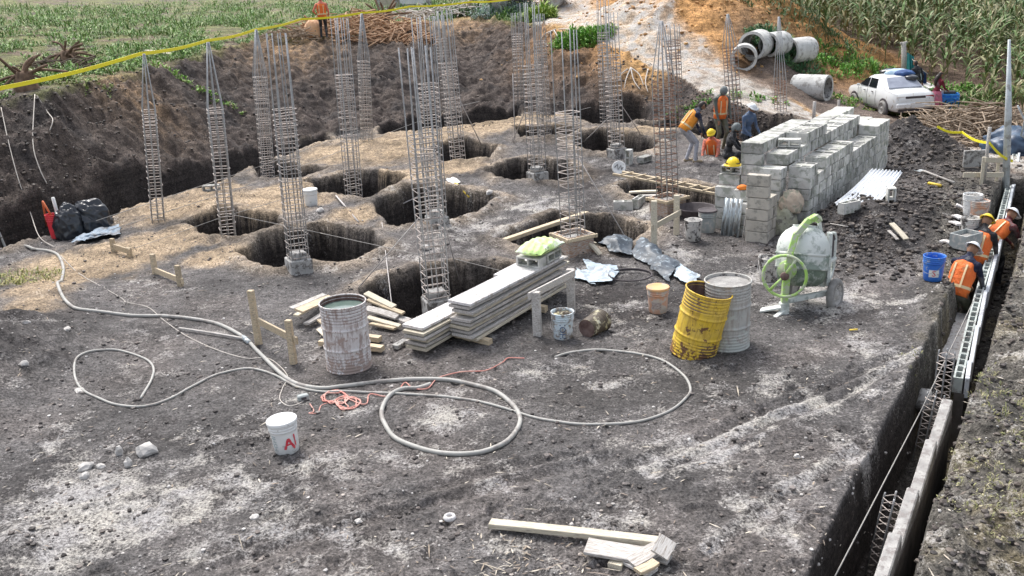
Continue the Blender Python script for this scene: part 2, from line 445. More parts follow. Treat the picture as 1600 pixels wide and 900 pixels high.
for pts in ([(1010, 742), (1100, 706), (1190, 664), (1280, 632), (1440, 562)], [(990, 728), (1090, 690), (1180, 648), (1270, 616), (1420, 552)], [(1110, 870), (1210, 790), (1335, 712), (1420, 640)], [(300, 880), (520, 800), (760, 740), (930, 700)], [(340, 890), (560, 815), (800, 755), (960, 715)]):
    dl = line_dist(X, Y, W(pts)) ; Z += (-.030 * np.exp(-(dl / .07) ** 2) + .018 * np.exp(-((dl - .14) / .05) ** 2)) * (1 - info['pit'])
idx = np.arange(nr * nc).reshape(nr, nc)
FQ = np.stack([idx[:-1, :-1], idx[:-1, 1:], idx[1:, 1:], idx[1:, :-1]], -1).reshape(-1, 4)

def blob(px, py, rx, ry, z=0.0):
    """soft patch on the ground: centre and half-size measured in photo pixels"""
    c = at_z(px, py, z); e = at_z(px + rx, py, z); a = at_z(px, py - ry, z); b = at_z(px, py + ry, z)
    wx = max((e - c).length, .1); wy = max((a - b).length / 2, .1)
    q = ((X - c.x) / wx) ** 2 + ((Y - c.y) / wy) ** 2
    return np.exp(-q * 1.3)
def streak(pts, w, z=0.0):
    return np.exp(-(line_dist(X, Y, W(pts, z)) / w) ** 2)
c = lambda *a: np.array(a)
dark = c(.098, .092, .090); darker = c(.042, .037, .036); ochre = c(.34, .255, .165); bankc = c(.066, .053, .047)
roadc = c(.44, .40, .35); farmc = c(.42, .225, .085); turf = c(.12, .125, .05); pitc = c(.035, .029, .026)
n_a = fbm(X, Y, 1.1, 4, 101); n_b = fbm(X, Y, .35, 3, 102); n_c = fbm(X, Y, 3.0, 3, 103)
C = np.tile(dark, (len(X), 1))
def lay(col, f):
    global C
    f = np.clip(f, 0, 1)[:, None]; C = C * (1 - f) + col * f
lay(c(.125, .112, .106), sstep(-.1, .5, n_c + .4 * n_a))
lay(darker, sstep(.1, .6, -n_c + .4 * n_b))
och = np.zeros_like(X)
for b in [(140, 410, 130, 35), (90, 440, 70, 40), (300, 325, 110, 28), (440, 318, 90, 26), (620, 232, 130, 26), (470, 300, 90, 16), (760, 205, 120, 20), (520, 245, 60, 16),
          (880, 185, 80, 10), (330, 300, 60, 16), (260, 380, 90, 26), (560, 340, 50, 14), (700, 262, 70, 14), (40, 500, 60, 30), (340, 400, 60, 18), (640, 275, 90, 16), (1000, 210, 60, 10)]:
    och = np.maximum(och, blob(*b))
lay(ochre, sstep(.18, .75, och + (.35 * n_a + .2 * n_b) * sstep(.12, .4, och)) * .8)
lay(bankc, info['bank'] * 1.0)
lay(c(.088, .070, .060), info['bank'] * sstep(.1, .5, n_a) * .6)
lay(darker, info['bank'] * sstep(.05, .45, -n_a + .2 * n_b) * .8)
top = info['top'] * (info['t'] < .12)
lay(turf, top)
lay(c(.13, .10, .07), top * sstep(.15, .5, n_c + .3 * n_a))
lay(c(.09, .075, .06), top * sstep(.1, .5, -n_c + .5 * n_a))
for px, py, rx, ry, f in [(610, 35, 60, 9, 1), (700, 32, 60, 8, .8), (450, 62, 60, 10, .7), (200, 122, 60, 8, .5)]:
    lay(c(.34, .22, .12), blob(px, py, rx, ry, 2.4) * f * (.7 + n_b))
far_r = info['top'] * (info['t'] >= .06)
lay(c(.14, .10, .075), far_r * sstep(.04, .16, info['t']))
for mx, my, rx, ry, h in _fm:
    q = ((X - mx) / rx) ** 2 + ((Y - my) / ry) ** 2
    lay(farmc * (1.0), sstep(.05, .5, np.exp(-q * 1.1) * (1 + .5 * n_a)) * .95)
lay(farmc * .9, blob(1340, 100, 60, 14, .8) * .9); lay(farmc * .9, blob(900, 15, 60, 10, 2.6) * .8)
lay(c(.42, .25, .10), streak([(860, 30), (930, 40), (1010, 75)], .8, 2.0) * .8)
lay(roadc, info['road'] * (.75 + .5 * n_b))
lay(c(.40, .24, .10), streak([(1060, 92), (1150, 125), (1260, 165), (1400, 205), (1560, 262)], .22, .3) * .9 * (info['road'] > .1))
lay(c(.11, .085, .07), np.maximum(blob(1255, 138, 95, 24, .45), blob(1190, 118, 50, 14, .8)) * 1.1 * (1 - info['road'])); lay(c(.12, .095, .08), blob(1340, 178, 90, 22, -.3) * .95 * (1 - .7 * info['road']))
lay(c(.33, .26, .185), info['rim'] * .55 * (1 - info['bank']) * (.7 + n_a) * sstep(12.5, 15, Y))
lay(pitc, sstep(.004, .10, info['pit']) * .96)  # dark pit soil, with the shade inside the pits painted into it
lay(darker * .95, np.maximum.reduce([blob(1430, 245, 60, 40), blob(1400, 350, 90, 50), blob(1340, 390, 70, 26), blob(1480, 300, 60, 40)]) * 1.2)
lay(c(.10, .092, .08), info['spoil'])
lay(c(.19, .155, .085), info['spoil'] * sstep(.05, .5, n_a + .3 * n_b) * .7)
lay(darker, np.maximum(blob(20, 560, 70, 90), blob(700, 520, 110, 20)) * .75)  # dark soil at the left; plank stack's shadow painted in front of it
for px, py, rx, ry in [(1110, 600, 130, 40), (600, 590, 120, 20), (900, 620, 110, 26), (480, 690, 60, 10)]: lay(c(.055, .05, .046), blob(px, py, rx, ry) * .6)  # shadows by the drums painted into the soil, plus other dark patches
pale = np.zeros_like(X)
for px, py, rx, ry, f in [(150, 790, 190, 70, 1.3), (330, 800, 220, 90, .8), (90, 850, 110, 50, 1.0), (560, 720, 170, 40, .6), (700, 655, 80, 28, .9), (860, 578, 90, 16, .95), (970, 600, 80, 14, .7),
      (1060, 715, 120, 26, 1.1), (1280, 470, 120, 34, 1.0), (1150, 430, 60, 22, .8), (1060, 400, 60, 22, .9), (1200, 600, 160, 50, .55), (1360, 560, 90, 50, .7), (1330, 700, 90, 60, .65), (1180, 800, 110, 60, .7),
      (960, 820, 140, 50, .6), (640, 850, 160, 40, .6), (1000, 330, 50, 20, .8), (850, 320, 100, 24, .7), (740, 365, 90, 30, .75), (900, 430, 60, 22, .7), (960, 480, 90, 20, .6), (330, 680, 90, 30, .5), (80, 700, 70, 30, .4),
      (640, 400, 70, 16, .5), (1440, 660, 30, 90, .5), (430, 620, 90, 20, .4), (560, 640, 90, 16, .5), (720, 320, 60, 14, .5), (1100, 480, 70, 20, .6), (230, 440, 50, 14, .4), (1040, 870, 110, 30, .5)]:
    pale = np.maximum(pale, np.maximum(blob(px, py, rx, ry) * f, blob(px, py, rx * 1.6, ry * 1.5) * f * .55))
for pts, w, f in [([(1010, 735), (1100, 698), (1190, 655), (1280, 625)], .10, 1.4), ([(1290, 640), (1370, 590), (1440, 555)], .08, 1.2), ([(1190, 440), (1290, 455), (1400, 480), (1470, 470)], .13, 1.1),
                  ([(1050, 740), (1180, 690), (1210, 665)], .08, 1.0), ([(1240, 660), (1330, 625), (1420, 600)], .12, .8), ([(1100, 860), (1200, 780), (1330, 700)], .12, .7)]:
    pale = np.maximum(pale, streak(pts, w) * f)
pale = np.maximum(pale, .24 * (1 - info['bank']) * sstep(.1, .7, n_a + .5))
pale *= (1 - info['pit']) * (1 - info['bank']) * (Y < 26) * (1 - .75 * info['spoil']) * (1 - .6 * och)
pale = np.maximum(pale, .75 * info['road'] * (.8 + n_b) * (1 - sstep(0, .2, info['pit'])) * (1 - info['bank'])); pale = np.maximum(pale, .30 * info['spoil'])
pale = np.clip(.60 * pale * (1 + .7 * n_a) + .5 * n_b * sstep(.02, .3, pale) + .05 * (1 - info['bank']) * (1 - info['pit']) * (1 - info['top']) * (1 + n_a), 0, .62)
C = np.clip(C * (1 + .25 * n_b[:, None]), .02, .9)
CA = np.concatenate([C, pale[:, None]], 1)

gm, gnt, gb = new_mat("soil")
at = gnt.nodes.new("ShaderNodeAttribute"); at.attribute_name = "Col"
gv = coords(gnt)
nA = noise(gnt, gv, 9, 6, .72); nB = noise(gnt, gv, 34, 5, .75, .3); nC = noise(gnt, gv, 2.2, 4, .6)
con = mapr(gnt, nB, .34, .66, .25, 2.1)
con2 = mapr(gnt, nA, .32, .68, .6, 1.5)
mps = gnt.nodes.new("ShaderNodeMapping"); mps.inputs["Scale"].default_value = (.6, .6, 7.0); gnt.links.new(gv, mps.inputs["Vector"])
cm = mathn(gnt, 'MULTIPLY', mathn(gnt, 'MULTIPLY', con, con2), mapr(gnt, noise(gnt, mps.outputs[0], 1.6, 4, .6), .35, .65, .72, 1.3))
vm = gnt.nodes.new("ShaderNodeVectorMath"); vm.operation = 'SCALE'; gnt.links.new(at.outputs["Color"], vm.inputs[0]); gnt.links.new(cm, vm.inputs["Scale"])
pf0 = mathn(gnt, 'MULTIPLY_ADD', at.outputs["Alpha"], .50, mathn(gnt, 'MULTIPLY_ADD', nB, .62, mathn(gnt, 'MULTIPLY', nA, .38)))
pf = mapr(gnt, pf0, .66, .85, 0, .95)
palc = mixc(gnt, mapr(gnt, nC, .4, .6), (.50, .48, .47), (.56, .53, .48))
nD = noise(gnt, gv, 60, 4, .8)
pv = gnt.nodes.new("ShaderNodeVectorMath"); pv.operation = 'SCALE'; gnt.links.new(palc, pv.inputs[0]); gnt.links.new(mapr(gnt, mathn(gnt, 'MULTIPLY_ADD', nB, .5, mathn(gnt, 'MULTIPLY', nD, .5)), .38, .60, .38, 1.35), pv.inputs["Scale"])
gcol = mixc(gnt, pf, vm.outputs[0], pv.outputs[0])
gnt.links.new(gcol, gb.inputs["Base Color"])
gb.inputs["Roughness"].default_value = .85; gb.inputs["Specular IOR Level"].default_value = .25
hgt = mathn(gnt, 'MULTIPLY_ADD', nB, .55, nA)
bump(gnt, gb, hgt, 1.0, .05)
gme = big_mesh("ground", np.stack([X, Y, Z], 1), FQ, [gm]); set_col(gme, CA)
ground = tag(link_mesh("ground", gme), "dark churned soil of the building site with pits, banks and a gravel track", kind="structure")
# ------------------------------------------------------------------ rebar columns
m_bar = mat("rebar_steel", (.34, .35, .36), (.52, .52, .52), 30, .5, .25, rnd=.25)
m_stir = mat("stirrup_wire", (.36, .31, .28), (.55, .49, .45), 20, .55, .15, rnd=.3)
m_rust = mat("rusty_steel", (.17, .085, .06), (.26, .15, .10), 25, .8, .1, rnd=.2)
m_conc = mat("concrete", (.36, .355, .34), (.52, .51, .49), 5, .9, bmp=.4, bscale=60, dirt=(.16, .15, .14), dscale=9, damt=.4)
m_wood_red = mat("form_board", (.30, .17, .11), (.42, .27, .18), 5, .8, stretch=(1, 1, 8), dirt=(.45, .43, .40), dscale=12, damt=.5)
m_wood = mat("new_timber", (.52, .41, .27), (.64, .53, .37), 6, .75, stretch=(1, 12, 12), dirt=(.30, .26, .21), dscale=7, damt=.35, rnd=.15)
_bar = {}
def bar_mesh(h, hs, wd, taper, z0, mid):
    k = (round(h, 3), round(hs, 3), wd, taper, round(z0, 2), mid)
    if k in _bar: return _bar[k]
    a = wd / 2; b = a * (.13 if taper else .96); y = 0 if mid else a; yb = 0 if mid else b
    m = MB().tube([(a, y, z0), (a, y, hs), ((a + b) / 2, (y + yb) / 2, (hs + h) / 2), (b, yb, h)], .0095, 5)
    _bar[k] = m.mesh("rebar", m_bar); return _bar[k]
_stm = {}
def stirrup_mesh(wd, mt):
    k = (wd, mt.name)
    if k in _stm: return _stm[k]
    a = wd / 2 + .014; q = .03
    pts = [(a, -a + q, 0), (a, a - q, 0), (a - q, a, 0), (-a + q, a, 0), (-a, a - q, 0), (-a, -a + q, 0), (-a + q, -a, 0), (a - q, -a, 0)]
    m = MB().tube(pts, .0078 if wd > .2 else .006, 4, closed=True); b = a * .98
    _stm[k] = m.mesh("stirrup", mt); return _stm[k]
def column(bx, by, tx, ty, sx, sy, taper, label, wd=.28, ped=None, rust=False, splay=.0, nb=8, yaw=None, zb=None, dense=1.0):
    p = at_z(bx, by, 0.0 if zb is None else zb); gz = hz(p.x, p.y)
    q = at_y(tx, ty, p.y); ax = q - p; L = ax.length
    ss = at_y(sx, sy, p.y); hs = (ss - p).length
    rot = ax.to_track_quat('Z', 'Y').to_matrix()
    yw = R(random.uniform(18, 34)) if yaw is None else yaw
    rot = rot @ Matrix.Rotation(yw, 3, 'Z')
    # keep local z along ax
    t = thing("rebar_cage", label, "rebar cage", p, group="rebar cages standing in the foundation pits", rot=rot.to_euler())
    z0 = min(-.25, gz - p.z - .1)
    st = m_rust if rust else m_stir
    for i in range(nb):
        o = link_mesh("rebar", bar_mesh(L, hs, wd, taper, z0, i >= 4), t, rot=(random.uniform(-1, 1) * splay, random.uniform(-1, 1) * splay, i * math.pi / 2))
        if rust and i % 2 == 0: pass
    z = z0 + .3 if ped is None else (.28 if ped == 'block' else .34)
    sm = stirrup_mesh(wd, st)
    while z < hs:
        link_mesh("stirrup", sm, t, (random.uniform(-.008, .008), random.uniform(-.008, .008), z), (random.uniform(-.05, .05), random.uniform(-.05, .05), random.uniform(-.05, .05)))
        z += (.125 if z < hs - .75 else .085) * random.uniform(.85, 1.15) / dense
    if ped == "block":
        w2 = .38; hp = .24
        MB().box((0, 0, (z0 - .8 + hp) / 2), (w2, w2, hp - z0 + .8), bev=.015).build("pedestal", m_conc, t)
        MB().box((0, 0, hp + .04), (wd - .05, wd - .05, .14), bev=.01).build("concrete_stub", m_conc, t)
    if ped == "form":
        for k in range(4):
            a = k * math.pi / 2
            MB().box((.235 * math.cos(a), .235 * math.sin(a), .17), (.03, .50 if k % 2 else .44, .42), rot=(0, 0, a), bev=.004).build("form_board", m_wood_red, t)
            MB().box((.27 * math.cos(a), .27 * math.sin(a), .34), (.04, .62, .06), rot=(0, 0, a), bev=.004).build("form_cleat", m_wood, t)
        MB().box((0, 0, z0 / 2 + .1), (.40, .40, -z0 + .4), bev=.01).build("pedestal", m_conc, t)
    return t
column(247, 345, 225, 84, 230, 168, True, "leftmost rebar cage, its bar tips drawn to a point, near the black bags", .24)
column(357, 372, 325, 66, 335, 166, True, "pointed rebar cage standing second from the left in the pit below the left bank", .26)
column(419, 280, 400, 46, 404, 116, True, "pointed rebar cage farther back, between the second and the straight topped cage", .26)
column(468, 424, 432, 52, 440, 165, False, "straight rebar cage on a low concrete pedestal at the lip of the left front pit", .29, "block", splay=.012)
column(553, 305, 530, 28, 537, 117, False, "straight rebar cage in the pit behind the white lidded bucket", .28, splay=.010)
column(574, 232, 565, 21, 568, 92, True, "slender pointed rebar cage below the brown scrap heap on the bank", .26)
column(684, 489, 648, 74, 656, 205, False, "nearest and tallest rebar cage, on a grey pedestal behind the planks", .31, "block", splay=.016, dense=1.1)
column(684, 356, 661, 26, 668, 130, False, "rebar cage with long bare bars standing directly behind the nearest cage", .29, "block", splay=.014)
column(716, 252, 694, 16, 702, 95, False, "braced rebar cage with two slanting rods in the middle back pit", .29, splay=.008)
column(703, 190, 686, 24, 689, 58, False, "farthest rebar cage by the bank, half hidden behind the braced middle cage", .28, splay=.008)
column(840, 284, 826, 4, 830, 97, False, "straight rebar cage on a brick like footing in the pit right of the middle", .29, "block", splay=.008)
column(852, 216, 841, 22, 846, 60, False, "rebar cage just behind and right of the one on the brick like footing", .28, splay=.008)
column(813, 178, 807, 20, 809, 52, False, "thin far rebar cage against the dark cut left of the shrub", .26, splay=.006)
column(897, 397, 882, 48, 888, 172, False, "rebar cage rising from a reddish wooden formwork box", .29, "form", splay=.010, nb=6)
column(964, 246, 952, 20, 958, 82, False, "rebar cage on a grey footing beside the upright hollow block", .28, "block", splay=.006)
column(947, 186, 941, 0, 944, 50, False, "far rebar cage in front of the gravel track, left of the rusty pair", .27, splay=.006)
column(1044, 336, 1033, 33, 1036, 122, True, "brown rebar cage rising through the ladder covered pit", .29, "form", rust=True)
column(1059, 205, 1050, 38, 1054, 62, False, "brown rebar cage behind the worker in grey jeans", .28, rust=True, splay=.004)
column(1150, 212, 1137, 22, 1141, 70, True, "dark pointed rebar cage beside the hooded standing worker", .27, rust=True)
column(1220, 192, 1217, 26, 1218, 126, True, "short reddish rebar cage beyond the block pile next to the track", .24, rust=True)
# slanting brace rods and loose bars
m_rod = mat("brace_rod", (.40, .37, .36), (.55, .52, .50), 25, .6, .2)
def rod(a, b, label, cat="brace rod", r=.009, name="brace_rod", mt=None, group=None):
    return MB().tube([a, a.lerp(b, .5), b], r, 5).build_here(name, mt or m_rod, label, cat, group)
def pa(px, py, ref): return at_y(px, py, at_z(*ref).y)
rod(pa(655, 340, (683, 470)), hit(560, 450), "slanting brace rod from the nearest cage down to the left")
rod(pa(690, 332, (683, 470)), hit(722, 455), "slanting brace rod from the nearest cage down towards the planks")
rod(hit(597, 350) + Vector((0, 0, .03)), hit(614, 492), "thin upright rod standing at the left corner of the pit behind the white drum")
rod(pa(900, 240, (897, 380)), hit(981, 377), "brace rod slanting right from the formwork cage to the pit edge")
rod(pa(700, 163, (716, 252)), hit(677, 200), "short brace rod left of the braced middle cage", r=.012)
rod(pa(719, 158, (716, 252)), hit(752, 226), "brace rod right of the braced middle cage", r=.012)
rod(pa(968, 160, (963, 240)), hit(1000, 208), "steep brace rod right of the cage with the grey footing", r=.012)
rod(pa(955, 180, (963, 240)), hit(912, 222), "brace rod left of the cage with the grey footing", r=.012)
rod(pa(820, 175, (840, 280)), hit(801, 220), "brace rod left of the cage on the brick like footing", r=.012)
rod(hit(525, 307) + Vector((0, 0, .02)), hit(560, 348) + Vector((0, 0, .02)), "loose steel bar lying by the pit right of the white lidded bucket", "steel bar", .02, "steel_bar")
rod(hit(630, 318), hit(655, 306), "short bar laid over the pit edge left of the hidden pedestal", "steel bar", .014, "steel_bar")
rod(hit(810, 115) if False else at_z(805, 230, 0), at_y(801, 115, at_z(805, 230, 0).y), "single thin bar standing left of the rear cages", "steel bar", .012, "steel_bar")

# ------------------------------------------------------------------ setting-out strings and tape
m_string = mat("mason_string", (.30, .29, .28), (.38, .36, .33), 9, .9)
m_tape = mat("yellow_tape", (.95, .86, .03), (.92, .80, .03), 3, .5)
def string(pts, label, r=.004, sag=.0, mt=None, name="setting_out_string", cat="string", group="setting-out strings"):
    P = []
    for a, b in zip(pts[:-1], pts[1:]):
        for k in range(9):
            u = k / 8; p = a.lerp(b, u); p.z -= sag * 4 * u * (1 - u); P.append(p)
    return MB().tube(P, r, 4).build_here(name, mt or m_string, label, cat, group)
u = lambda px, py, dz: hit(px, py + 0) + Vector((0, 0, dz))
string([at_z(150, 345, .3), at_z(400, 262, .3), at_z(560, 204, .3)], "upper setting-out string along the foot of the left bank", .007)
string([at_z(170, 360, .2), at_z(410, 283, .2), at_z(700, 172, .2)], "lower setting-out string along the foot of the left bank", .006)
string([at_z(210, 388, .15), at_z(345, 340, .15), at_z(480, 300, .15)], "setting-out string crossing the ochre soil near the black bags", .005)
string([at_z(352, 333, .2), at_z(500, 364, .2), at_z(665, 400, .2)], "pale string running across the left front pit to the nearest cage", .006)
string([at_z(712, 405, .15), at_z(810, 430, .15)], "short string from the nearest cage to the planks", .005)
string([at_z(690, 172, .4), at_z(830, 140, .4)], "string at the foot of the bank behind the rear cages", .010)
string([at_z(850, 155, .5), at_z(915, 153, .5), at_z(1030, 140, .5)], "string in front of the dark cut below the track", .010)
string([at_z(905, 172, .3), at_z(1040, 140, .3)], "second string crossing the dark cut below the track", .010)
string([at_z(1490, 640, .05), at_z(1560, 420, .05)] if False else [at_z(1305, 900, .12), at_z(1440, 640, .12), at_z(1525, 462, .12)], "long guide string stretched along the trench", .006)
tp = [(-20, 142, 3.1), (220, 84, 3.25), (325, 63, 3.2), (400, 46, 3.2), (470, 30, 3.2), (566, 20, 3.25), (640, 10, 3.3), (735, 3, 3.3), (800, -2, 3.4)]
P = [at_z(a, b, z) for a, b, z in tp]
tape = MB()
for i in range(len(P) - 1):
    for k in range(6):
        a = P[i].lerp(P[i + 1], k / 6); b = P[i].lerp(P[i + 1], (k + 1) / 6)
        tape.bar(a + Vector((0, 0, -.05 * math.sin(math.pi * k / 6))), b + Vector((0, 0, -.05 * math.sin(math.pi * (k + 1) / 6))), .014, .075)
tape.build_here("barrier_tape", m_tape, "long yellow barrier tape stretched across the top of the bank", "barrier tape")
# ------------------------------------------------------------------ lettering helper
def text_polys(txt, size):
    cu = bpy.data.curves.new("t", 'FONT'); cu.body = txt; cu.size = size; cu.align_x = 'CENTER'; cu.align_y = 'CENTER'; cu.resolution_u = 2
    o = bpy.data.objects.new("t", cu); COL.objects.link(o); bpy.context.view_layer.update()
    me = bpy.data.meshes.new_from_object(o.evaluated_get(bpy.context.evaluated_depsgraph_get()))
    v = [tuple(q.co) for q in me.vertices]; f = [tuple(p.vertices) for p in me.polygons]
    bpy.data.objects.remove(o); bpy.data.curves.remove(cu); bpy.data.meshes.remove(me); return v, f
def wrap(v, rfun, ang, zc, turn=0.0):
    out = []
    for x, y, _ in v:
        x, y = x * math.cos(turn) - y * math.sin(turn), x * math.sin(turn) + y * math.cos(turn)
        z = zc + y; r = rfun(z); a = ang + x / r
        out.append((r * math.cos(a), r * math.sin(a), z))
    return out
# ------------------------------------------------------------------ buckets and drums
m_rustin = mat("rusty_inside", (.10, .055, .045), (.24, .17, .15), 7, .85, stretch=(1, 1, .3))
m_wire = mat("galvanised_wire", (.35, .35, .36), None, 5, .45, .6)
m_white_pl = mat("white_plastic", (.82, .82, .80), (.72, .73, .72), 4, .45, dirt=(.42, .40, .37), dscale=14, damt=.12)
m_blue_pale = mat("pale_blue_plastic", (.62, .74, .80), (.70, .72, .74), 4, .5, dirt=(.30, .27, .24), dscale=12, damt=.45)
m_salmon = mat("salmon_plastic", (.62, .34, .22), (.56, .40, .33), 5, .6, dirt=(.55, .50, .45), dscale=10, damt=.45)
m_orange_lid = mat("orange_lid", (.72, .38, .14), (.66, .42, .22), 6, .55, dirt=(.40, .36, .30), dscale=8, damt=.3)
m_blue = mat("blue_plastic", (.03, .14, .58), (.05, .22, .66), 5, .4, dirt=(.40, .42, .46), dscale=12, damt=.15)
m_mortar = mat("mortar_spattered_plastic", (.45, .43, .40), (.62, .60, .57), 7, .85, dirt=(.10, .09, .085), dscale=11, damt=.4, bmp=.3, bscale=40)
m_black_rub = mat("dull_black_rubber", (.06, .05, .052), (.11, .095, .10), 8, .75)
m_grey_pl = mat("grey_plastic", (.30, .33, .33), (.42, .45, .44), 5, .6, dirt=(.5, .48, .45), dscale=10, damt=.35)
m_mess = mat("paint_mess", (.60, .58, .45), (.50, .43, .18), 7, .6, dirt=(.10, .08, .06), dscale=8, damt=.75)
m_mix = mat("wet_mortar", (.24, .23, .22), (.40, .39, .37), 9, .8, bmp=.8, bscale=30, bdist=.02)
m_red = mat("red_paint", (.62, .02, .05), (.75, .12, .14), 14, .5)
m_blueink = mat("blue_ink", (.04, .10, .22), None, 5, .5)
m_greyink = mat("grey_ink", (.38, .46, .46), None, 5, .5)
def bucket(loc, label, mt, lid=None, content=None, level=.85, h=.37, rt=.150, rb=.128, rotz=0, rot=None, handle=True, group="plastic buckets on the site", name="bucket", text=()):
    t = thing(name, label, "bucket", loc, rotz, group, rot)
    rr = lambda z: rb + (rt - rb) * z / h
    p = [(rb * .92, 0), (rb, .012)]
    for z in (.30 * h, .66 * h): p.append((rr(z), z))
    for z0 in (.72, .80, .885): p += [(rr(z0 * h), z0 * h), (rr(z0 * h) + .007, z0 * h + .004), (rr(z0 * h) + .007, z0 * h + .012), (rr(z0 * h) + .001, z0 * h + .016)]
    p += [(rt, h - .012), (rt + .008, h - .010), (rt + .008, h), (rt - .004, h), (rt - .007, h - .03), (rr(.3 * h) - .006, .3 * h), (rb - .008, .015)]
    MB().lathe(p, 28, cap0=True, cap1=True).build("shell", mt, t)
    if lid: MB().lathe([(rt + .012, h - .022), (rt + .013, h + .004), (rt + .006, h + .010), (rt - .012, h + .009), (rt - .02, h + .003), (.03, h + .004)], 28, cap1=True).build("lid", lid, t)
    if content:
        zc = level * h; m = MB(); rng = random.Random(hash(label) & 255)
        m.lathe([(rr(zc) - .008, zc), (rr(zc) * .7, zc + rng.uniform(0, .03)), (rr(zc) * .3, zc + .01)], 20, cap1=True, wob=lambda a, z: .0)
        if content is m_mess or content is m_mix:
            for k in range(7): m.ball((rng.uniform(-.08, .08), rng.uniform(-.08, .08), zc + .01), rng.uniform(.02, .045), 7, 4)
        m.build("contents", content, t)
    if handle:
        a0 = 2.2; pts = [(rr(h * .8) * math.cos(a0) + .008, rr(h * .8) * math.sin(a0), h * .82)]
        q = [((rt + .012) * math.cos(a0 + k * math.pi / 10), (rt + .012) * math.sin(a0 + k * math.pi / 10), h * .82 - .17 * math.sin(math.pi * k / 10)) for k in range(11)]
        MB().tube(q, .003, 5).build("handle", m_wire, t)
    for (txt, size, ang, z, turn, m) in text:
        v, f = text_polys(txt, size); MB().add(wrap(v, lambda z: rr(z) + .0035, ang, z, turn), f).build("lettering", m, t)
    return t
def gp(px, py, dz=0.0):
    p = hit(px, py); p.z += dz; return p
NEAR = R(-90)
b = bucket(gp(449, 703, -.01), "white bucket with red painted letters, alone in the foreground left", m_white_pl, lid=m_white_pl, rotz=0, handle=False, text=[("HSHI", .085, NEAR - .62, .15, R(90), m_greyink)], rot=(0, R(-3), 0))
# the brushed red letters: an A and a slanting stroke
v = []; f = []
def stroke(x1, y1, x2, y2, w):
    d = Vector((x2 - x1, y2 - y1)).normalized(); n = Vector((-d.y, d.x)) * w / 2; o = len(v); K = 5
    for k in range(K + 1):
        px, py = x1 + (x2 - x1) * k / K, y1 + (y2 - y1) * k / K
        ww = 1 + .25 * math.sin(k * 2.1)
        v.extend([(px + n.x * ww, py + n.y * ww, 0), (px - n.x * ww, py - n.y * ww, 0)])
    for k in range(K): f.append((o + 2 * k, o + 2 * k + 1, o + 2 * k + 3, o + 2 * k + 2))
stroke(-.055, -.06, -.01, .06, .024); stroke(-.01, .06, .055, -.075, .026); stroke(-.035, -.012, .03, -.006, .018); stroke(.062, .09, .072, -.05, .016)
MB().add(wrap(v, lambda z: .128 + .022 * z / .37 + .004, NEAR + .55, .14), f).build("red_letter", m_red, b)
bucket(gp(880, 527), "pale blue spattered bucket holding yellowish mess, beside the trestle post", m_blue_pale, content=m_mess, level=.88, text=[("HOI", .12, NEAR - .05, .13, R(90), m_blueink)])
t = bucket(gp(917, 526, .115), "overturned paint smeared bucket lying next to the pale blue one", m_mess, handle=False, rot=(R(90), 0, R(142)))
MB().lathe([(.123, -.004), (.06, -.006)], 24, cap1=True).build("bottom_disc", m_rustin, t)
b = bucket(gp(1028, 487), "salmon coloured bucket with orange lid and pale label, left of the yellow drum", m_salmon, lid=m_orange_lid, handle=False)
v = [(x, y, 0) for x in np.linspace(-.10, .04, 6) for y in (-.05, .05)]
MB().add(wrap(v, lambda z: .128 + .022 * z / .37 + .003, NEAR - .1, .13), [(2 * i, 2 * i + 2, 2 * i + 3, 2 * i + 1) for i in range(5)]).build("paper_label", mat("faded_label", (.60, .55, .52), (.22, .16, .15), 22, .7, stretch=(1, 1, 4)), b)
bucket(gp(487, 322), "clean white lidded bucket on the ochre ridge between two pits", m_white_pl, lid=m_white_pl, handle=False)
bucket(gp(1083, 375), "mortar crusted grey white bucket between the stake frame and the block pile", m_mortar, content=m_mix, level=.97)
bucket(gp(1105, 362), "grey bucket topped with a black ring against the block pile", m_grey_pl, lid=m_black_rub, handle=False, h=.40, rt=.16, rb=.14)
b = bucket(gp(1457, 437), "blue bucket with a red and white label near the trench workers", m_blue, content=None)
v, f = text_polys("S", .13); MB().add(wrap(v, lambda z: .128 + .022 * z / .37 + .003, NEAR - .35, .13), f).build("red_label_mark", m_red, b)
v = [(x, y, 0) for x in np.linspace(-.07, .07, 6) for y in (-.055, .055)]
MB().add(wrap(v, lambda z: .128 + .022 * z / .37 + .0015, NEAR - .35, .13), [(2 * i, 2 * i + 2, 2 * i + 3, 2 * i + 1) for i in range(5)]).build("white_label_patch", m_white_pl, b)
bucket(gp(1528, 346), "orange rimmed bucket full of pale mortar above the three trench workers", m_salmon, content=m_mix, level=.95)
bucket(gp(1517, 336), "white bucket tucked behind the orange rimmed one near the trench", m_white_pl, content=m_mix, level=.9)
bucket(gp(1514, 374), "grey white bucket behind the yellow helmeted trench worker", m_mortar, content=m_mix, level=.9)
bucket(gp(1200, 438), "small mortar spattered pail standing behind the handwheel of the mixer", m_mortar, content=m_mix, handle=True)
# a square grey tub beside them
tb = thing("mortar_tub", "square grey tub beside the buckets at the trench edge", "tub", gp(1508, 386), R(30))
MB().box((0, 0, .02), (.42, .30, .04), bev=.01).box((-.2, 0, .13), (.02, .30, .22), bev=.004).box((.2, 0, .13), (.02, .30, .22), bev=.004).box((0, -.14, .13), (.382, .02, .22), bev=.004).box((0, .14, .13), (.382, .02, .22), bev=.004).build("tub_body", m_grey_pl, tb)
MB().box((0, 0, .16), (.37, .25, .03), bev=.01).build("contents", m_mix, tb)

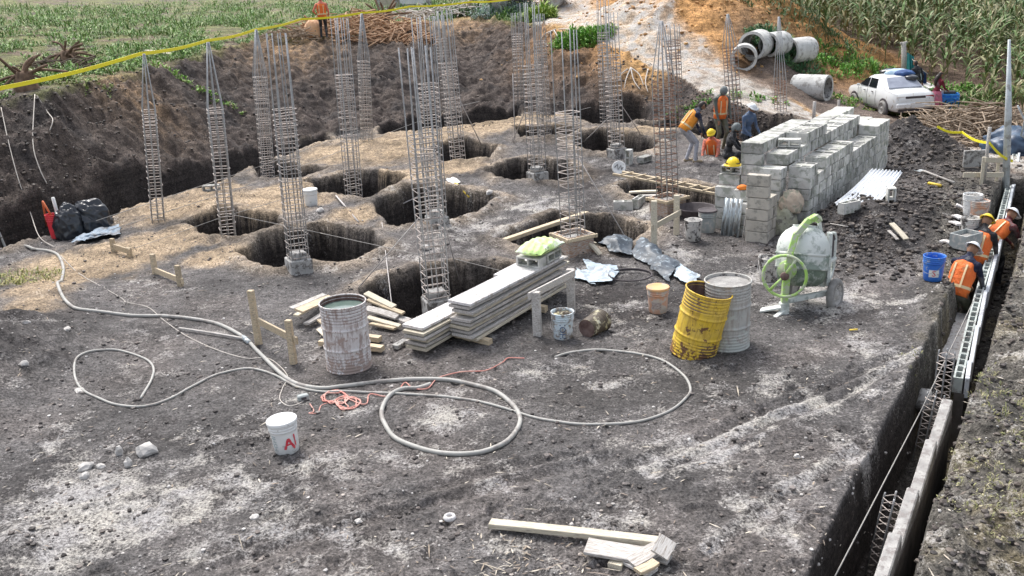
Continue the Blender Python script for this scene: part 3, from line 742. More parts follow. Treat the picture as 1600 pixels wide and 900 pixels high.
def drum(loc, label, mt, inner, h=.88, r=.286, rot=(0, 0, 0), fill=None, fill_z=.8, rimm=None, dent=0.0):
    t = thing("oil_drum", label, "drum", loc, 0, "steel drums on the site", rot)
    p = [(r - .012, .014), (r + .004, .010), (r + .006, 0), (r + .006, .016), (r, .022)]
    zs = np.linspace(.03, h - .02, 88)
    for z in zs:
        q = z / h; hoop = .014 * (math.exp(-((q - .345) / .014) ** 2) + math.exp(-((q - .655) / .014) ** 2))
        cor = .0045 * math.sin(q * 2 * math.pi * 22) * (1 if (q < .28 or .72 < q < .95) else 0)
        p.append((r + hoop + cor, z))
    p += [(r, h - .012)]
    MB().lathe(p, 40, wob=(lambda a, z: dent * math.sin(2 * a + 5 * z))).build("barrel_shell", mt, t)
    MB().lathe([(r - .003, h - .012), (r - .004, h * .5), (r - .005, .02), (.02, .018)], 40, cap1=True, wob=(lambda a, z: dent * math.sin(2 * a + 5 * z) if z > .03 else 0)).build("inner_wall", inner, t)
    MB().tube([((r + .003) * math.cos(k * math.pi / 20), (r + .003) * math.sin(k * math.pi / 20), h - .008) for k in range(40)], .010, 6, closed=True).build("rim", rimm or mt, t)
    if fill: MB().lathe([(r - .008, fill_z), (r * .5, fill_z), (.02, fill_z)], 40, cap1=True).build("fill", fill, t)
    return t
def drum_mat(name, base, c2, streak_c, rust, damt):
    m, nt, b = new_mat(name); v = coords(nt)
    mp = nt.nodes.new("ShaderNodeMapping"); mp.inputs["Scale"].default_value = (1, 1, .18); nt.links.new(v, mp.inputs["Vector"])
    a = mixc(nt, mapr(nt, noise(nt, v, 5, 4), .35, .65), base, c2)
    a = mixc(nt, mapr(nt, noise(nt, mp.outputs[0], 22, 5, .7), .48, .60, 0, .85), a, streak_c)
    sep = nt.nodes.new("ShaderNodeSeparateXYZ"); nt.links.new(v, sep.inputs[0])
    low = mapr(nt, sep.outputs[2], 0.0, .22, .16, 0.0)
    f = mapr(nt, mathn(nt, 'ADD', noise(nt, v, 9, 6, .7), low), .66 - damt * .2, .70 - damt * .2)
    a = mixc(nt, f, a, rust); nt.links.new(a, b.inputs["Base Color"]); b.inputs["Roughness"].default_value = .6
    bump(nt, b, noise(nt, v, 18, 5, .65), .25, .01); return m
m_dw = drum_mat("whitewashed_steel", (.74, .72, .71), (.62, .58, .57), (.30, .22, .19), (.40, .31, .27), .5)
m_dy = drum_mat("yellow_paint_drum", (.80, .54, .03), (.74, .52, .10), (.52, .32, .05), (.17, .08, .035), .42)
m_dg = drum_mat("grey_weathered_drum", (.42, .43, .41), (.52, .50, .46), (.34, .30, .27), (.50, .52, .48), .5)
m_water = mat("green_grey_water", (.10, .15, .13), (.16, .20, .18), 3, .12, spec=.5)
drum(gp(546, 571, -.01), "whitewashed streaked drum filled with greenish water, left of the plank stack", m_dw, m_rustin, fill=m_water, fill_z=.80)
drum(gp(1082, 549, -.03), "bright yellow leaning drum with a rusty open inside", m_dy, m_rustin, rot=(R(3), R(12.5), 0), rimm=m_dy, dent=.004)
drum(gp(1135, 537, -.01), "grey weathered drum standing upright behind the yellow one", m_dg, m_mortar, fill=m_mix, fill_z=.84)

# ------------------------------------------------------------------ timber
m_old = mat("weathered_plank", (.46, .44, .41), (.66, .63, .60), 5, .85, stretch=(1.2, 14, 14), dirt=(.33, .29, .25), dscale=8, damt=.4, rnd=.14, bmp=.3, bscale=30)
m_yel = mat("yellowish_plank", (.54, .48, .36), (.64, .59, .48), 5, .8, stretch=(1.2, 14, 14), dirt=(.36, .31, .25), dscale=8, damt=.3, rnd=.14)
m_cem = mat("cement_dusted_board", (.64, .62, .61), (.74, .72, .71), 4, .9, dirt=(.45, .41, .38), dscale=18, damt=.35, rnd=.06)
def plank_mesh(L, w, h, mt, seed=0):
    rng = random.Random(seed); n = 5; vs = []; fs = []
    bend = rng.uniform(-.012, .012)
    for i in range(n + 1):
        x = -L / 2 + L * i / n; dz = bend * (1 - (2 * i / n - 1) ** 2); dy = rng.uniform(-.003, .003)
        e = .004
        vs += [(x, -w / 2 + dy, -h / 2 + dz + e), (x, -w / 2 + dy + e, -h / 2 + dz), (x, w / 2 + dy - e, -h / 2 + dz), (x, w / 2 + dy, -h / 2 + dz + e), (x, w / 2 + dy, h / 2 + dz - e), (x, w / 2 + dy - e, h / 2 + dz), (x, -w / 2 + dy + e, h / 2 + dz), (x, -w / 2 + dy, h / 2 + dz - e)]
    for i in range(n):
        for k in range(8):
            l = (k + 1) % 8; fs.append((i * 8 + k, i * 8 + l, (i + 1) * 8 + l, (i + 1) * 8 + k))
    fs += [tuple(range(7, -1, -1)), tuple(n * 8 + k for k in range(8))]
    return MB().add(vs, fs).mesh("plank", mt)
def plank(loc, L, w, h, mt, label, ang=0.0, pitch=0.0, roll=0.0, group=None, cat="plank", seed=0, name="plank"):
    o = link_mesh(name, plank_mesh(L, w, h, mt, seed), None, loc, (roll, pitch, ang)); return tag(o, label, cat, group)
def plank_ab(a, b, w, h, mt, label, group=None, cat="plank", seed=0, roll=0.0, name="plank"):
    d = b - a; ang = math.atan2(d.y, d.x); pit = -math.asin(d.z / d.length)
    return plank((a + b) / 2, d.length, w, h, mt, label, ang, pit, roll, group, cat, seed, name)
SD = Vector((.56, .83, 0)).normalized(); SP = Vector((SD.y, -SD.x, 0)); SA = math.atan2(SD.y, SD.x)
def st_pt(o, l, w, z): return o + SD * l + SP * w + Vector((0, 0, z))
o1 = at_z(745, 546, 0)            # near right bottom corner of the tall stack
rng = random.Random(5)
for l, lab in ((.18, "square bearer timber under the near end of the tall plank stack"), (1.6, "square bearer timber under the middle of the tall plank stack")):
    a = st_pt(o1, l, .10, .05); bb = st_pt(o1, l, -1.0, .05)
    plank_ab(a, bb, .09, .09, m_wood, lab, "timbers under the plank stack", "timber")
NB = 10
ORD = ['top', 'second', 'third', 'fourth', 'fifth', 'sixth', 'seventh', 'eighth', 'ninth', 'lowest']
for k in range(NB):
    z = .12 + k * .055
    L = 2.45 + rng.uniform(-.15, .1); off = rng.uniform(-.06, .06)
    top = k == NB - 1
    plank(st_pt(o1, L / 2 + off + (0 if k > 3 else -.0), -.20 + rng.uniform(-.03, .02), z), L, .37 if top else .33, .036, m_cem if top else (m_old if k % 3 else m_yel),
          "cement whitened top board of the tall plank stack" if top else ORD[NB - 1 - k] + " plank from the top of the tall stack under the green bag", SA + rng.uniform(-.02, .02), 0, rng.uniform(-.02, .02), "planks of the tall stack" if not top else None, seed=k)
for k in range(6):
    z = .12 + k * .055; L = 2.5; top = k == 5
    plank(st_pt(o1, L / 2 - .55 + rng.uniform(-.05, .05), -.56 + rng.uniform(-.02, .02), z), L, .34, .036, m_cem if top else (m_old if k % 2 else m_yel),
          "white top board of the low stack jutting out left of the tall one" if top else ORD[5 - k] + " plank from the top of the low stack jutting out left", SA + rng.uniform(-.02, .02), 0, 0, "planks of the low stack" if not top else None, seed=20 + k)
zt = .12 + 9 * .055 + .02
plank(st_pt(o1, 2.25, -.62, zt - .2), 1.3, .34, .04, m_cem, "white board behind the concrete blocks of the plank stack", SA, 0, 0)
# stake frames
def stakes(posts, rails, label, w=.085, mt=None):
    c0 = sum((p for p, h, tilt in posts), Vector((0, 0, 0))) / len(posts)
    t = thing("stake_frame", label, "stake frame", c0)
    for p, h, tilt in posts:
        MB().bar(p - c0 + Vector((0, 0, -.25)), p - c0 + Vector((tilt * h, 0, h)), w, w * .75, up=(.3, 1, 0), bev=.006).build("post", mt or m_wood, t)
    for a, bq in rails:
        MB().bar(a - c0, bq - c0, .03, .10, bev=.004).build("rail", mt or m_wood, t)
    return t
V = Vector
p1, p2 = gp(405, 538), gp(459, 568)
stakes([(p1, .78, -.02), (p2, .60, .0)], [(p1 + V((.05, -.06, .36)), p2 + V((.1, -.08, .34)))], "tall timber stake frame left of the whitewashed drum")
plank_ab(p1 + V((-.08, 0, .81)), p1 + V((.22, .05, .80)), .09, .03, m_wood, "short board nailed flat on top of the tall left stake", cat="board") if False else None
p1, p2 = gp(243, 428), gp(282, 447)
stakes([(p1, .36, 0), (p2, .36, 0)], [(p1 + V((.03, -.05, .08)), p2 + V((.08, -.07, .10)))], "short timber stake frame on the ochre ground below the second cage")
p1, p2 = gp(178, 392), gp(203, 400)
stakes([(p1, .24, 0), (p2, .16, 0)], [(p1 + V((.03, -.05, .10)), p2 + V((.05, -.07, .10)))], "low timber stake frame beside the black plastic bags")
p1, p2 = gp(1022, 386), gp(1057, 366)
stakes([(p1, .82, 0), (p2, .72, 0)], [(p1 + V((-.05, -.06, .36)), p2 + V((.06, -.06, .42)))], "pale tall stake frame left of the crusted bucket", .10, m_yel)
p1, p2 = gp(840, 524), gp(893, 489)
stakes([(p1, .62, 0), (p2, .66, 0)], [(p1 + V((-.10, -.06, .58)), p2 + V((.06, -.06, .62)))], "trestle of two posts and a top rail along the plank stack", .11, m_old)
# scrap timber pile behind the drum
sc0 = at_z(560, 515, 0)
gS = "scrap timber heaped behind the whitewashed drum"
defs = [((458, 508), (508, 472), .25, .12), ((464, 512), (514, 476), .18, .12), ((470, 515), (520, 480), .28, .16), ((480, 516), (516, 492), .10, .10), ((575, 488), (618, 500), .30, .20), ((578, 492), (632, 506), .24, .16),
        ((574, 500), (622, 508), .18, .12), ((576, 506), (626, 518), .10, .08), ((580, 512), (618, 520), .06, .06), ((590, 497), (640, 510), .14, .08), ((500, 520), (520, 538), .06, .05), ((502, 512), (525, 528), .12, .10), ((604, 498), (648, 512), .06, .05)]
SL = ["leftmost long scrap board leaning left of the whitewashed drum", "second leaning scrap board left of the whitewashed drum", "topmost leaning scrap board left of the whitewashed drum", "short scrap board low against the left of the whitewashed drum",
 "topmost scrap board right of the whitewashed drum", "longest scrap board right of the whitewashed drum", "middle scrap board right of the whitewashed drum", "low scrap board right of the whitewashed drum", "lowest short scrap board right of the whitewashed drum",
 "scrap board pointing at the plank stack from the drum", "broken scrap end low on the left of the drum", "upper broken scrap end on the left of the drum", "thin yellowish scrap board touching the plank stack"]
for i, (a, bq, z1, z2) in enumerate(defs):
    A = at_z(*a, 0); B = at_z(*bq, 0); A.z = z1; B.z = z2
    plank_ab(A, B, rng.uniform(.07, .14), .03, (m_old, m_yel, m_wood)[i % 3], SL[i], gS, seed=40 + i, roll=rng.uniform(-.3, .3))
for a, bq, lab in (((500, 535), (598, 545), "lower loose timber sticking out right of the whitewashed drum"), ((510, 520), (594, 530), "upper loose timber sticking out right of the whitewashed drum")):
    A = at_z(*a, .08); B = at_z(*bq, .08); plank_ab(A, B, .10, .07, m_wood, lab, cat="timber")
# planks across pits, loose boards
plank_ab(at_z(788, 376, .07), at_z(917, 333, .07), .11, .07, m_wood, "long timber laid across the pit behind the formwork box", cat="timber")
plank_ab(at_z(845, 398, .03), at_z(880, 384, .03), .10, .05, m_wood, "short timber at the left side of the formwork box", cat="timber")
plank_ab(at_z(918, 376, .25), at_z(938, 398, .03), .10, .04, m_yel, "yellowish board leaning by the right side of the formwork box", cat="board")
plank_ab(at_z(922, 378, .16), at_z(942, 386, .05), .08, .04, m_yel, "short yellowish board beside the leaning one at the formwork box", cat="board")
plank_ab(at_z(983, 301, .05), at_z(1027, 299, .08), .13, .04, m_yel, "upper pale board lying in the ladder covered pit", cat="board")
plank_ab(at_z(998, 307, .03), at_z(1030, 306, .04), .13, .04, m_old, "lower pale board lying in the ladder covered pit", cat="board")
plank_ab(at_z(766, 818, .06), at_z(1040, 848, .09), .10, .05, m_yel, "very long narrow timber lying in the foreground", cat="timber")
gF = None
plank_ab(at_z(916, 853, .10), at_z(1012, 868, .08), .22, .03, m_old, "broad chipped board on the foreground scrap heap", cat="board", seed=3)
plank_ab(at_z(985, 880, .08), at_z(1048, 846, .14), .16, .03, m_old, "crossing board on the foreground scrap heap", cat="board", seed=5)
plank_ab(at_z(975, 872, .04), at_z(1020, 895, .04), .14, .03, m_old, "board sticking out at the bottom of the foreground scrap heap", cat="board", seed=6)
plank_ab(at_z(1000, 862, .05), at_z(1046, 875, .05), .12, .03, m_old, "short grey board under the foreground scrap heap on its right", cat="board", seed=7)
plank_ab(at_z(996, 893, .12), at_z(1025, 878, .12), .09, .03, m_wood, "small upright offcut at the bottom right of the scrap heap", cat="board", seed=8)
plank_ab(at_z(1030, 868, .14), at_z(1044, 842, .20), .16, .025, m_old, "twisted short board on the right tip of the scrap heap", cat="board", seed=9, roll=.5)
plank_ab(at_z(960, 886, .03), at_z(972, 868, .03), .12, .05, m_yel, "yellowish stub beneath the broad chipped board", cat="board", seed=10)
plank_ab(at_z(1420, 487, .03), at_z(1460, 468, .03), .30, .03, m_cem, "square whitish board on the ground near the trench corner", cat="board")
plank_ab(at_z(280, 513, .03), at_z(385, 530, .03), .03, .03, m_old, "thin stick lying across the thick hose bend on the left", cat="stick")
plank_ab(at_z(1190, 495, .08), at_z(1208, 482, .30), .07, .05, m_cem, "white tow bar lying at the foot of the mixer") if False else None
# bits on the bank
plank_ab(hit(230, 84) + V((0, 0, .08)), hit(268, 90) + V((0, 0, .08)), .22, .10, m_yel, "pale short log lying on the weeds beyond the tape", cat="log")
# ------------------------------------------------------------------ concrete blocks
m_blk = mat("block_concrete", (.42, .41, .385), (.58, .575, .545), 4.5, .92, bmp=.35, bscale=70, dirt=(.30, .31, .27), dscale=7, damt=.42, rnd=.3)
m_blk_tan = mat("tan_block_concrete", (.46, .42, .36), (.56, .52, .45), 4.5, .92, bmp=.35, bscale=70, dirt=(.33, .31, .27), dscale=7, damt=.35, rnd=.1)
def solid_block(mt, e=.006):
    return MB().box((0, 0, 0), (.386, .137, .188), bev=e).mesh("concrete_block", mt)
def hollow_block(mt, a=.39, b=.14, h=.19, wall=.026):
    """block with two open cells running through it along z"""
    xs = [-a / 2, -a / 2 + wall, -wall / 2, wall / 2, a / 2 - wall, a / 2]; ys = [-b / 2, -b / 2 + wall, b / 2 - wall, b / 2]
    V2 = []; F2 = []
    for z in (-h / 2, h / 2):
        for y in ys:
            for x in xs: V2.append((x, y, z))
    I = lambda i, j, k: k * 24 + j * 6 + i
    cells = {(1, 1), (3, 1)}
    for i in range(5):
        for j in range(3):
            if (i, j) in cells:
                q = [I(i, j, 0), I(i + 1, j, 0), I(i + 1, j + 1, 0), I(i, j + 1, 0)]; t = [v + 24 for v in q]
                for k in range(4): l = (k + 1) % 4; F2.append((q[l], q[k], t[k], t[l])[::-1] if False else (q[k], t[k], t[l], q[l])[::-1][::-1])
                continue
            F2.append((I(i, j, 0), I(i, j + 1, 0), I(i + 1, j + 1, 0), I(i + 1, j, 0))); F2.append((I(i, j, 1), I(i + 1, j, 1), I(i + 1, j + 1, 1), I(i, j + 1, 1)))
    for i in range(5):
        F2.append((I(i, 0, 0), I(i + 1, 0, 0), I(i + 1, 0, 1), I(i, 0, 1))); F2.append((I(i + 1, 3, 0), I(i, 3, 0), I(i, 3, 1), I(i + 1, 3, 1)))
    for j in range(3):
        F2.append((I(0, j + 1, 0), I(0, j, 0), I(0, j, 1), I(0, j + 1, 1))); F2.append((I(5, j, 0), I(5, j + 1, 0), I(5, j + 1, 1), I(5, j, 1)))
    return MB().add(V2, F2).mesh("hollow_block", mt)
bl_me = [solid_block(m_blk), solid_block(m_blk_tan)]
bl_hol = hollow_block(m_blk)
LX = V((.57, .82, 0)).normalized(); SX = V((LX.y, -LX.x, 0)); SANG = math.atan2(SX.y, SX.x)
PA = at_z(1116, 357, 0)
def Hmap(u, w):
    if u == 0: return 4 if w == 0 else (5 if w == 1 else 0)
    if u == 1:
        if w in (-2, -1): return 4 if w == -1 else 3
        return 8 if 1 <= w < 19 else (7 if 19 <= w < 40 else 0)
    if u == 2:
        if w in (-3, -2): return 4
        if w in (-1,): return 0
        if w in (0, 1): return 6
        if w in (2, 3, 4, 5, 6): return 7
        return 8 if 9 <= w < 17 else (7 if 7 <= w < 33 else (6 if w < 40 else 0))
    if u == 3:
        if w < 2: return 0
        if w < 5: return 6
        if w < 8: return 5
        if w < 14: return 6
        if w < 20: return 6
        if w < 32: return 5
        return 6 if w < 39 else 0
    return 0
cand = []
for u in range(4):
    for w in range(-4, 46):
        H = Hmap(u, w)
        for k in range(H):
            front = Hmap(u, w - 1) <= k; side = Hmap(u + 1, w) <= k; topf = k == H - 1
            if front or side or topf:
                p = PA + SX * (.2 + .405 * u) + LX * (.07 + .149 * w) + V((0, 0, .1 + .1985 * k))
                cand.append((p.length, u, w, k, front, side, topf, H, p))
cand.sort(key=lambda q: q[0])
ords = ["first", "second", "third", "fourth", "fifth", "sixth", "seventh", "eighth"]
nth = lambda k: str(k) + ('th' if 10 < k % 100 < 14 else {1: 'st', 2: 'nd', 3: 'rd'}.get(k % 10, 'th'))
rng = random.Random(11); rest = MB()
for n, (dist, u, w, k, front, side, topf, H, p) in enumerate(cand):
    j = V((rng.uniform(-.012, .012), rng.uniform(-.008, .008), 0)); an = SANG + rng.uniform(-.03, .03)
    tan = u == 2 and w < -1
    if n < 296:
        o = link_mesh("concrete_block", bl_hol if (topf and u >= 2 and not tan and rng.random() < .45) else bl_me[1 if tan else 0], None, p + j, (0, 0, an))
        if tan: lb = f"tan block in the {ords[k]} course of the low stack behind the mixer, {['front', 'second', 'third', 'back'][w + 3]} layer"
        elif u == 0: lb = f"grey block in the {ords[k]} course of the leftmost low stack by the bucket"
        elif u == 1 and w < 0: lb = f"pale block in the {ords[k]} course behind the galvanised sheet, {'front' if w == -2 else 'rear'} layer"
        elif topf and u == 1: lb = f"whitish block, {nth(w)} from the front in the top layer of the tall left row"
        elif topf and u == 2: lb = f"concrete block, {nth(w + 1)} from the front on top of the middle row of the pile"
        elif topf: lb = f"concrete block, {nth(w - 1)} from the front on top of the stepped right row"
        elif front: lb = f"concrete block in the {ords[k]} course of the pile front, in its {['leftmost', 'left', 'middle', 'right'][u]} row"
        else: lb = f"block end, {nth(w + 1)} from the near corner, {ords[k]} course of the pile's long side, row {['a', 'left', 'middle', 'right'][u]}"
        tag(o, lb, "concrete block", "concrete blocks stacked in the big pile")
    else:
        vv, ff = chamfer(.392, .142, .192, .005)
        rest.add(vv, ff, Matrix.Translation(p + j) @ Matrix.Rotation(an, 4, 'Z'))
o = rest.build_here("concrete_blocks_far", m_blk, "farthest grey blocks at the rear end of the big pile", "concrete blocks"); o["kind"] = "stuff"; o.name = "stacked_masonry"
def loose(px, py, label, rot, dz=.0, p=None, me=None):
    p = p if p is not None else gp(px, py, dz)
    return tag(link_mesh("hollow_block", me or bl_hol, None, p, rot), label, "concrete block", "loose hollow blocks")
H0 = .2
loose(0, 0, "hollow block lying on its side on the leftmost low stack", (R(90), 0, SANG), p=PA + SX * .24 + LX * .22 + V((0, 0, 1.0 + .075)))
loose(0, 0, "hollow block lying on top of the middle row of the pile", (R(90), 0, SANG + .25), p=PA + SX * (.2 + .81) + LX * .95 + V((0, 0, 1.40 + .075)))
loose(974, 328, "left one of the paired blocks before the ladder covered pit", (0, 0, R(-8)), .09)
loose(998, 322, "right one of the paired blocks before the ladder covered pit", (0, 0, R(62)), .09)
loose(983, 258, "hollow block standing on end right of the grey footing", (0, R(90), R(60)), .19)
loose(1007, 254, "broken looking block lying right of the upright hollow block", (R(90), 0, R(50)), .09)
loose(331, 298, "white hollow block lying on the ochre soil behind the second cage", (R(90), 0, R(5)), .07)
loose(1326, 334, "block propping the near edge of the corrugated sheet", (0, 0, R(28)), .12)
loose(1391, 318, "upright block propping the right edge of the corrugated sheet", (0, R(90), R(80)), .10)
loose(1530, 330, "pale block piece near the buckets at the trench top", (0, 0, R(30)), .08)
zt2 = .12 + 9 * .055 + .02
SAx = SA
loose(0, 0, "hollow block under the near end of the green bag, cells facing left", (R(90), 0, SA - R(90)), p=st_pt(o1, 1.72, -.20, zt2 + .07))
loose(0, 0, "hollow block under the far end of the green bag, cells facing front", (R(90), 0, SA), p=st_pt(o1, 2.02, -.08, zt2 + .09))
loose(0, 0, "block at the far end of the plank stack behind the green bag", (0, 0, SA), p=st_pt(o1, 2.28, -.28, zt2 + .09))
# small block with raised letters on the ground
t = thing("lettered_brick", "small pale lettered brick lying right of the whitewashed drum", "brick", gp(626, 541, .03), R(58))
MB().box((0, 0, 0), (.24, .10, .06), bev=.006).build("brick_body", m_conc, t)
v_, f_ = text_polys("HSVI", .075); MB().add([(x, y, .0315) for x, y, _ in v_], f_).build("lettering", m_black_rub, t)

# ------------------------------------------------------------------ green bag
m_bag = mat("green_sack", (.50, .72, .24), (.62, .80, .36), 4, .5, bmp=.6, bscale=9, bdist=.03, dirt=(.75, .82, .66), dscale=5, damt=.4)
t = thing("cement_sack", "light green full sack lying on hollow blocks at the plank stack", "sack", st_pt(o1, 1.92, -.16, zt2 + .17), SA)
vs = []; fs = []; nu, nv = 26, 18
for side in (1, -1):
    for i in range(nu + 1):
        for j in range(nv + 1):
            a = 2 * i / nu - 1; b = 2 * j / nv - 1
            th = (max(0, 1 - abs(a) ** 3.2) * max(0, 1 - abs(b) ** 2.6)) ** .55
            wr = .012 * math.sin(9 * a + 3 * b) * th + .010 * math.sin(14 * b - 5 * a)
            vs.append((a * .36 * (1 - .05 * abs(b)), b * .23 * (1 - .06 * abs(a)), .075 + (side * .085 * th + wr * (side > 0)) - .02 * a * a))
n1 = (nu + 1) * (nv + 1)
for i in range(nu):
    for j in range(nv):
        q = i * (nv + 1) + j; f4 = (q, q + nv + 1, q + nv + 2, q + 1)
        fs.append(f4); fs.append(tuple(x + n1 for x in f4[::-1]))
MB().add(vs, fs, smooth=True).build("sack_body", m_bag, t)
v_, f_ = text_polys("JUJ", .09)
MB().add([(x - .17, -.215 + .02 * y, .10 + y * .75) for x, y, _ in v_], f_).build("lettering", m_black_rub, t)

# ------------------------------------------------------------------ concrete mixer
m_mxw = mat("mixer_white", (.66, .70, .66), (.76, .78, .74), 5, .55, dirt=(.40, .44, .40), dscale=5, damt=.35, bmp=.15, bscale=20)
m_mxg = mat("mixer_grey_green", (.20, .25, .21), (.30, .35, .30), 5, .6, dirt=(.60, .62, .58), dscale=4, damt=.55)
m_mxd = mat("mixer_dark_green", (.12, .16, .12), (.18, .23, .17), 5, .55, dirt=(.34, .37, .33), dscale=8, damt=.3)
m_lime = mat("lime_paint", (.36, .60, .12), (.46, .68, .22), 4, .55, dirt=(.50, .54, .40), dscale=9, damt=.5)
m_tyre = mat("dusty_tyre", (.20, .19, .18), (.34, .33, .31), 7, .9, bmp=.3, bscale=30)
m_rim = mat("dusty_rim", (.42, .40, .37), (.52, .50, .47), 8, .7, dirt=(.2, .19, .18), dscale=8, damt=.3)
mx0 = hit(1250, 476)
t = thing("concrete_mixer", "pale green drum concrete mixer with a lime yoke and handwheel", "concrete mixer", mx0, R(2))
ax0, ax1 = V((-.04, -.06, .30)), V((.07, .14, 1.10)); AM = Matrix.Translation(ax0) @ (ax1 - ax0).to_track_quat('Z', 'Y').to_matrix().to_4x4()
MB().lathe([(.10, .0), (.24, .02), (.31, .08), (.335, .16), (.340, .24)], 32, AM, cap0=True).build("drum_bottom", m_mxd, t)
MB().lathe([(.34, .24), (.356, .245), (.362, .26), (.352, .275), (.360, .34), (.362, .42), (.355, .428), (.372, .44), (.372, .455), (.356, .47)], 32, AM).build("drum_belly", m_mxg, t)
MB().lathe([(.356, .47), (.360, .53), (.345, .62), (.31, .70), (.25, .77), (.18, .815), (.165, .83), (.175, .845), (.165, .85)], 32, AM).lathe([(.16, .85), (.16, .80), (.02, .78)], 32, AM, cap1=True).build("drum_mouth_cone", m_mxw, t)
# yoke
yk = [V(p) for p in ((-.30, -.30, .50), (-.27, -.28, .86), (-.18, -.20, 1.08), (.02, -.08, 1.235), (.16, .02, 1.26), (.24, .10, 1.20))]
mb = MB()
for a, bq in zip(yk[:-1], yk[1:]): mb.bar(a, bq + (bq - a).normalized() * .02, .085, .075, up=(.4, 1, .2), bev=.008)
mb.build("yoke", m_lime, t)
MB().bar(yk[-1], V((.32, .18, .92)), .05, .04, up=(0, 1, 0), bev=.005).build("yoke_strut", m_mxw, t)
# bracket plate with oval holes (right)
mb = MB(); oc = V((.42, .05, .68)); bx = V((.62, .78, 0)); 
outer = [(-.10, .36), (.10, .30), (.16, .22), (.15, -.18), (.06, -.30), (-.10, -.40)]
mb.tube([oc + bx * a + V((0, 0, b_)) for a, b_ in outer], .028, 6, closed=True)
mb.bar(oc + bx * -.10 + V((0, 0, -.05)), oc + bx * .15 + V((0, 0, -.07)), .04, .09, up=(0, 1, 0), bev=.006)
mb.bar(oc + bx * -.10 + V((0, 0, .36)), oc + bx * -.10 + V((0, 0, -.40)), .05, .10, up=(0, 1, 0), bev=.006)
mb.bar(oc + bx * .13 + V((0, 0, .2)), oc + bx * .13 + V((0, 0, -.2)), .05, .06, up=(0, 1, 0), bev=.006)
mb.build("side_bracket", m_mxw, t)
MB().box(oc + bx * .02 + V((0.02, .06, .12)), (.2, .06, .34), rot=(0, 0, math.atan2(bx.y, bx.x)), bev=.02).build("motor_cover", m_black_rub, t)
# handwheel
hc = V((-.36, -.36, .56)); nrm = V((-.42, -.9, .12)).normalized(); HM = Matrix.Translation(hc) @ nrm.to_track_quat('Z', 'Y').to_matrix().to_4x4()
hw = MB().tube([(.285 * math.cos(k * math.pi / 18), .285 * math.sin(k * math.pi / 18), 0) for k in range(36)], .021, 8, closed=True, M=HM).build("handwheel", m_lime, t)
mb = MB()
for a in (R(60), R(180 + 48)): mb.bar((0, 0, 0), (.285 * math.cos(a), .285 * math.sin(a), 0), .05, .02, up=(0, 0, 1), M=HM) if False else mb.tube([HM @ V((0, 0, 0)), HM @ V((.285 * math.cos(a), .285 * math.sin(a), 0))], .022, 6)
mb.build("wheel_spokes", m_lime, hw)
MB().lathe([(.05, -.03), (.06, 0), (.05, .03)], 16, HM, cap0=True, cap1=True).build("hub", m_rustin, hw)
MB().lathe([(.13, -.02), (.13, .02)], 20, Matrix.Translation((-.30, -.27, .62)) @ nrm.to_track_quat('Z', 'Y').to_matrix().to_4x4(), cap0=True, cap1=True).build("gear_plate", m_lime, t)
MB().bar((-.30, -.28, .72), (-.33, -.28, .0), .09, .08, up=(0, 1, 0), bev=.006).build("stand_post", m_lime, t)
MB().bar((-.33, -.30, .16), (-.33, -.30, -.14), .12, .11, up=(0, 1, 0), bev=.008).box((-.33, -.30, -.12), (.24, .2, .03), bev=.006).build("stand_foot", m_mxw, t)
MB().bar((-.30, -.24, .16), (.44, .0, .16), .07, .07, bev=.006).build("axle_beam", m_mxw, t)
MB().bar((.36, .12, .62), (.33, .08, .22), .07, .06, up=(0, 1, 0), bev=.006).build("frame_leg", m_mxw, t)
MB().bar((-.33, -.32, .06), (-.62, -.50, -.06), .07, .03, bev=.006).build("tow_bar", m_mxw, t)
MB().bar((-.36, -.3, .10), (-.62, -.18, .02), .14, .03, bev=.006).build("tow_plate", m_mxw, t)
def wheel_parts(parent, c, r, w, nrm, mt=m_tyre, mr=m_rim, spokes=True):
    M_ = Matrix.Translation(c) @ V(nrm).normalized().to_track_quat('Z', 'Y').to_matrix().to_4x4()
    wh = MB().lathe([(r * .62, -w / 2), (r * .8, -w / 2), (r * .96, -w * .36), (r, 0), (r * .96, w * .36), (r * .8, w / 2), (r * .62, w / 2), (r * .6, 0), (r * .62, -w / 2)], 28, M_).build("tyre", mt, parent)
    m = MB().lathe([(r * .64, w * .4), (r * .56, w * .44), (r * .5, w * .2), (r * .2, w * .25), (r * .16, w * .45), (.01, w * .46)], 20, M_, cap1=True)
    m.lathe([(r * .64, -w * .4), (r * .5, -w * .2), (.01, -w * .2)], 20, M_, cap1=True)
    if spokes:
        for k in range(6):
            a = k * math.pi / 3; m.box(M_ @ V((r * .37 * math.cos(a), r * .37 * math.sin(a), w * .27)), (.03, .02, .02))
    m.build("rim", mr, wh)
    return wh
wheel_parts(t, V((.47, -.06, .14)), .235, .10, (.72, -.68, .06))
wheel_parts(t, V((.0, .34, .17)), .225, .10, (-.75, .65, .06))
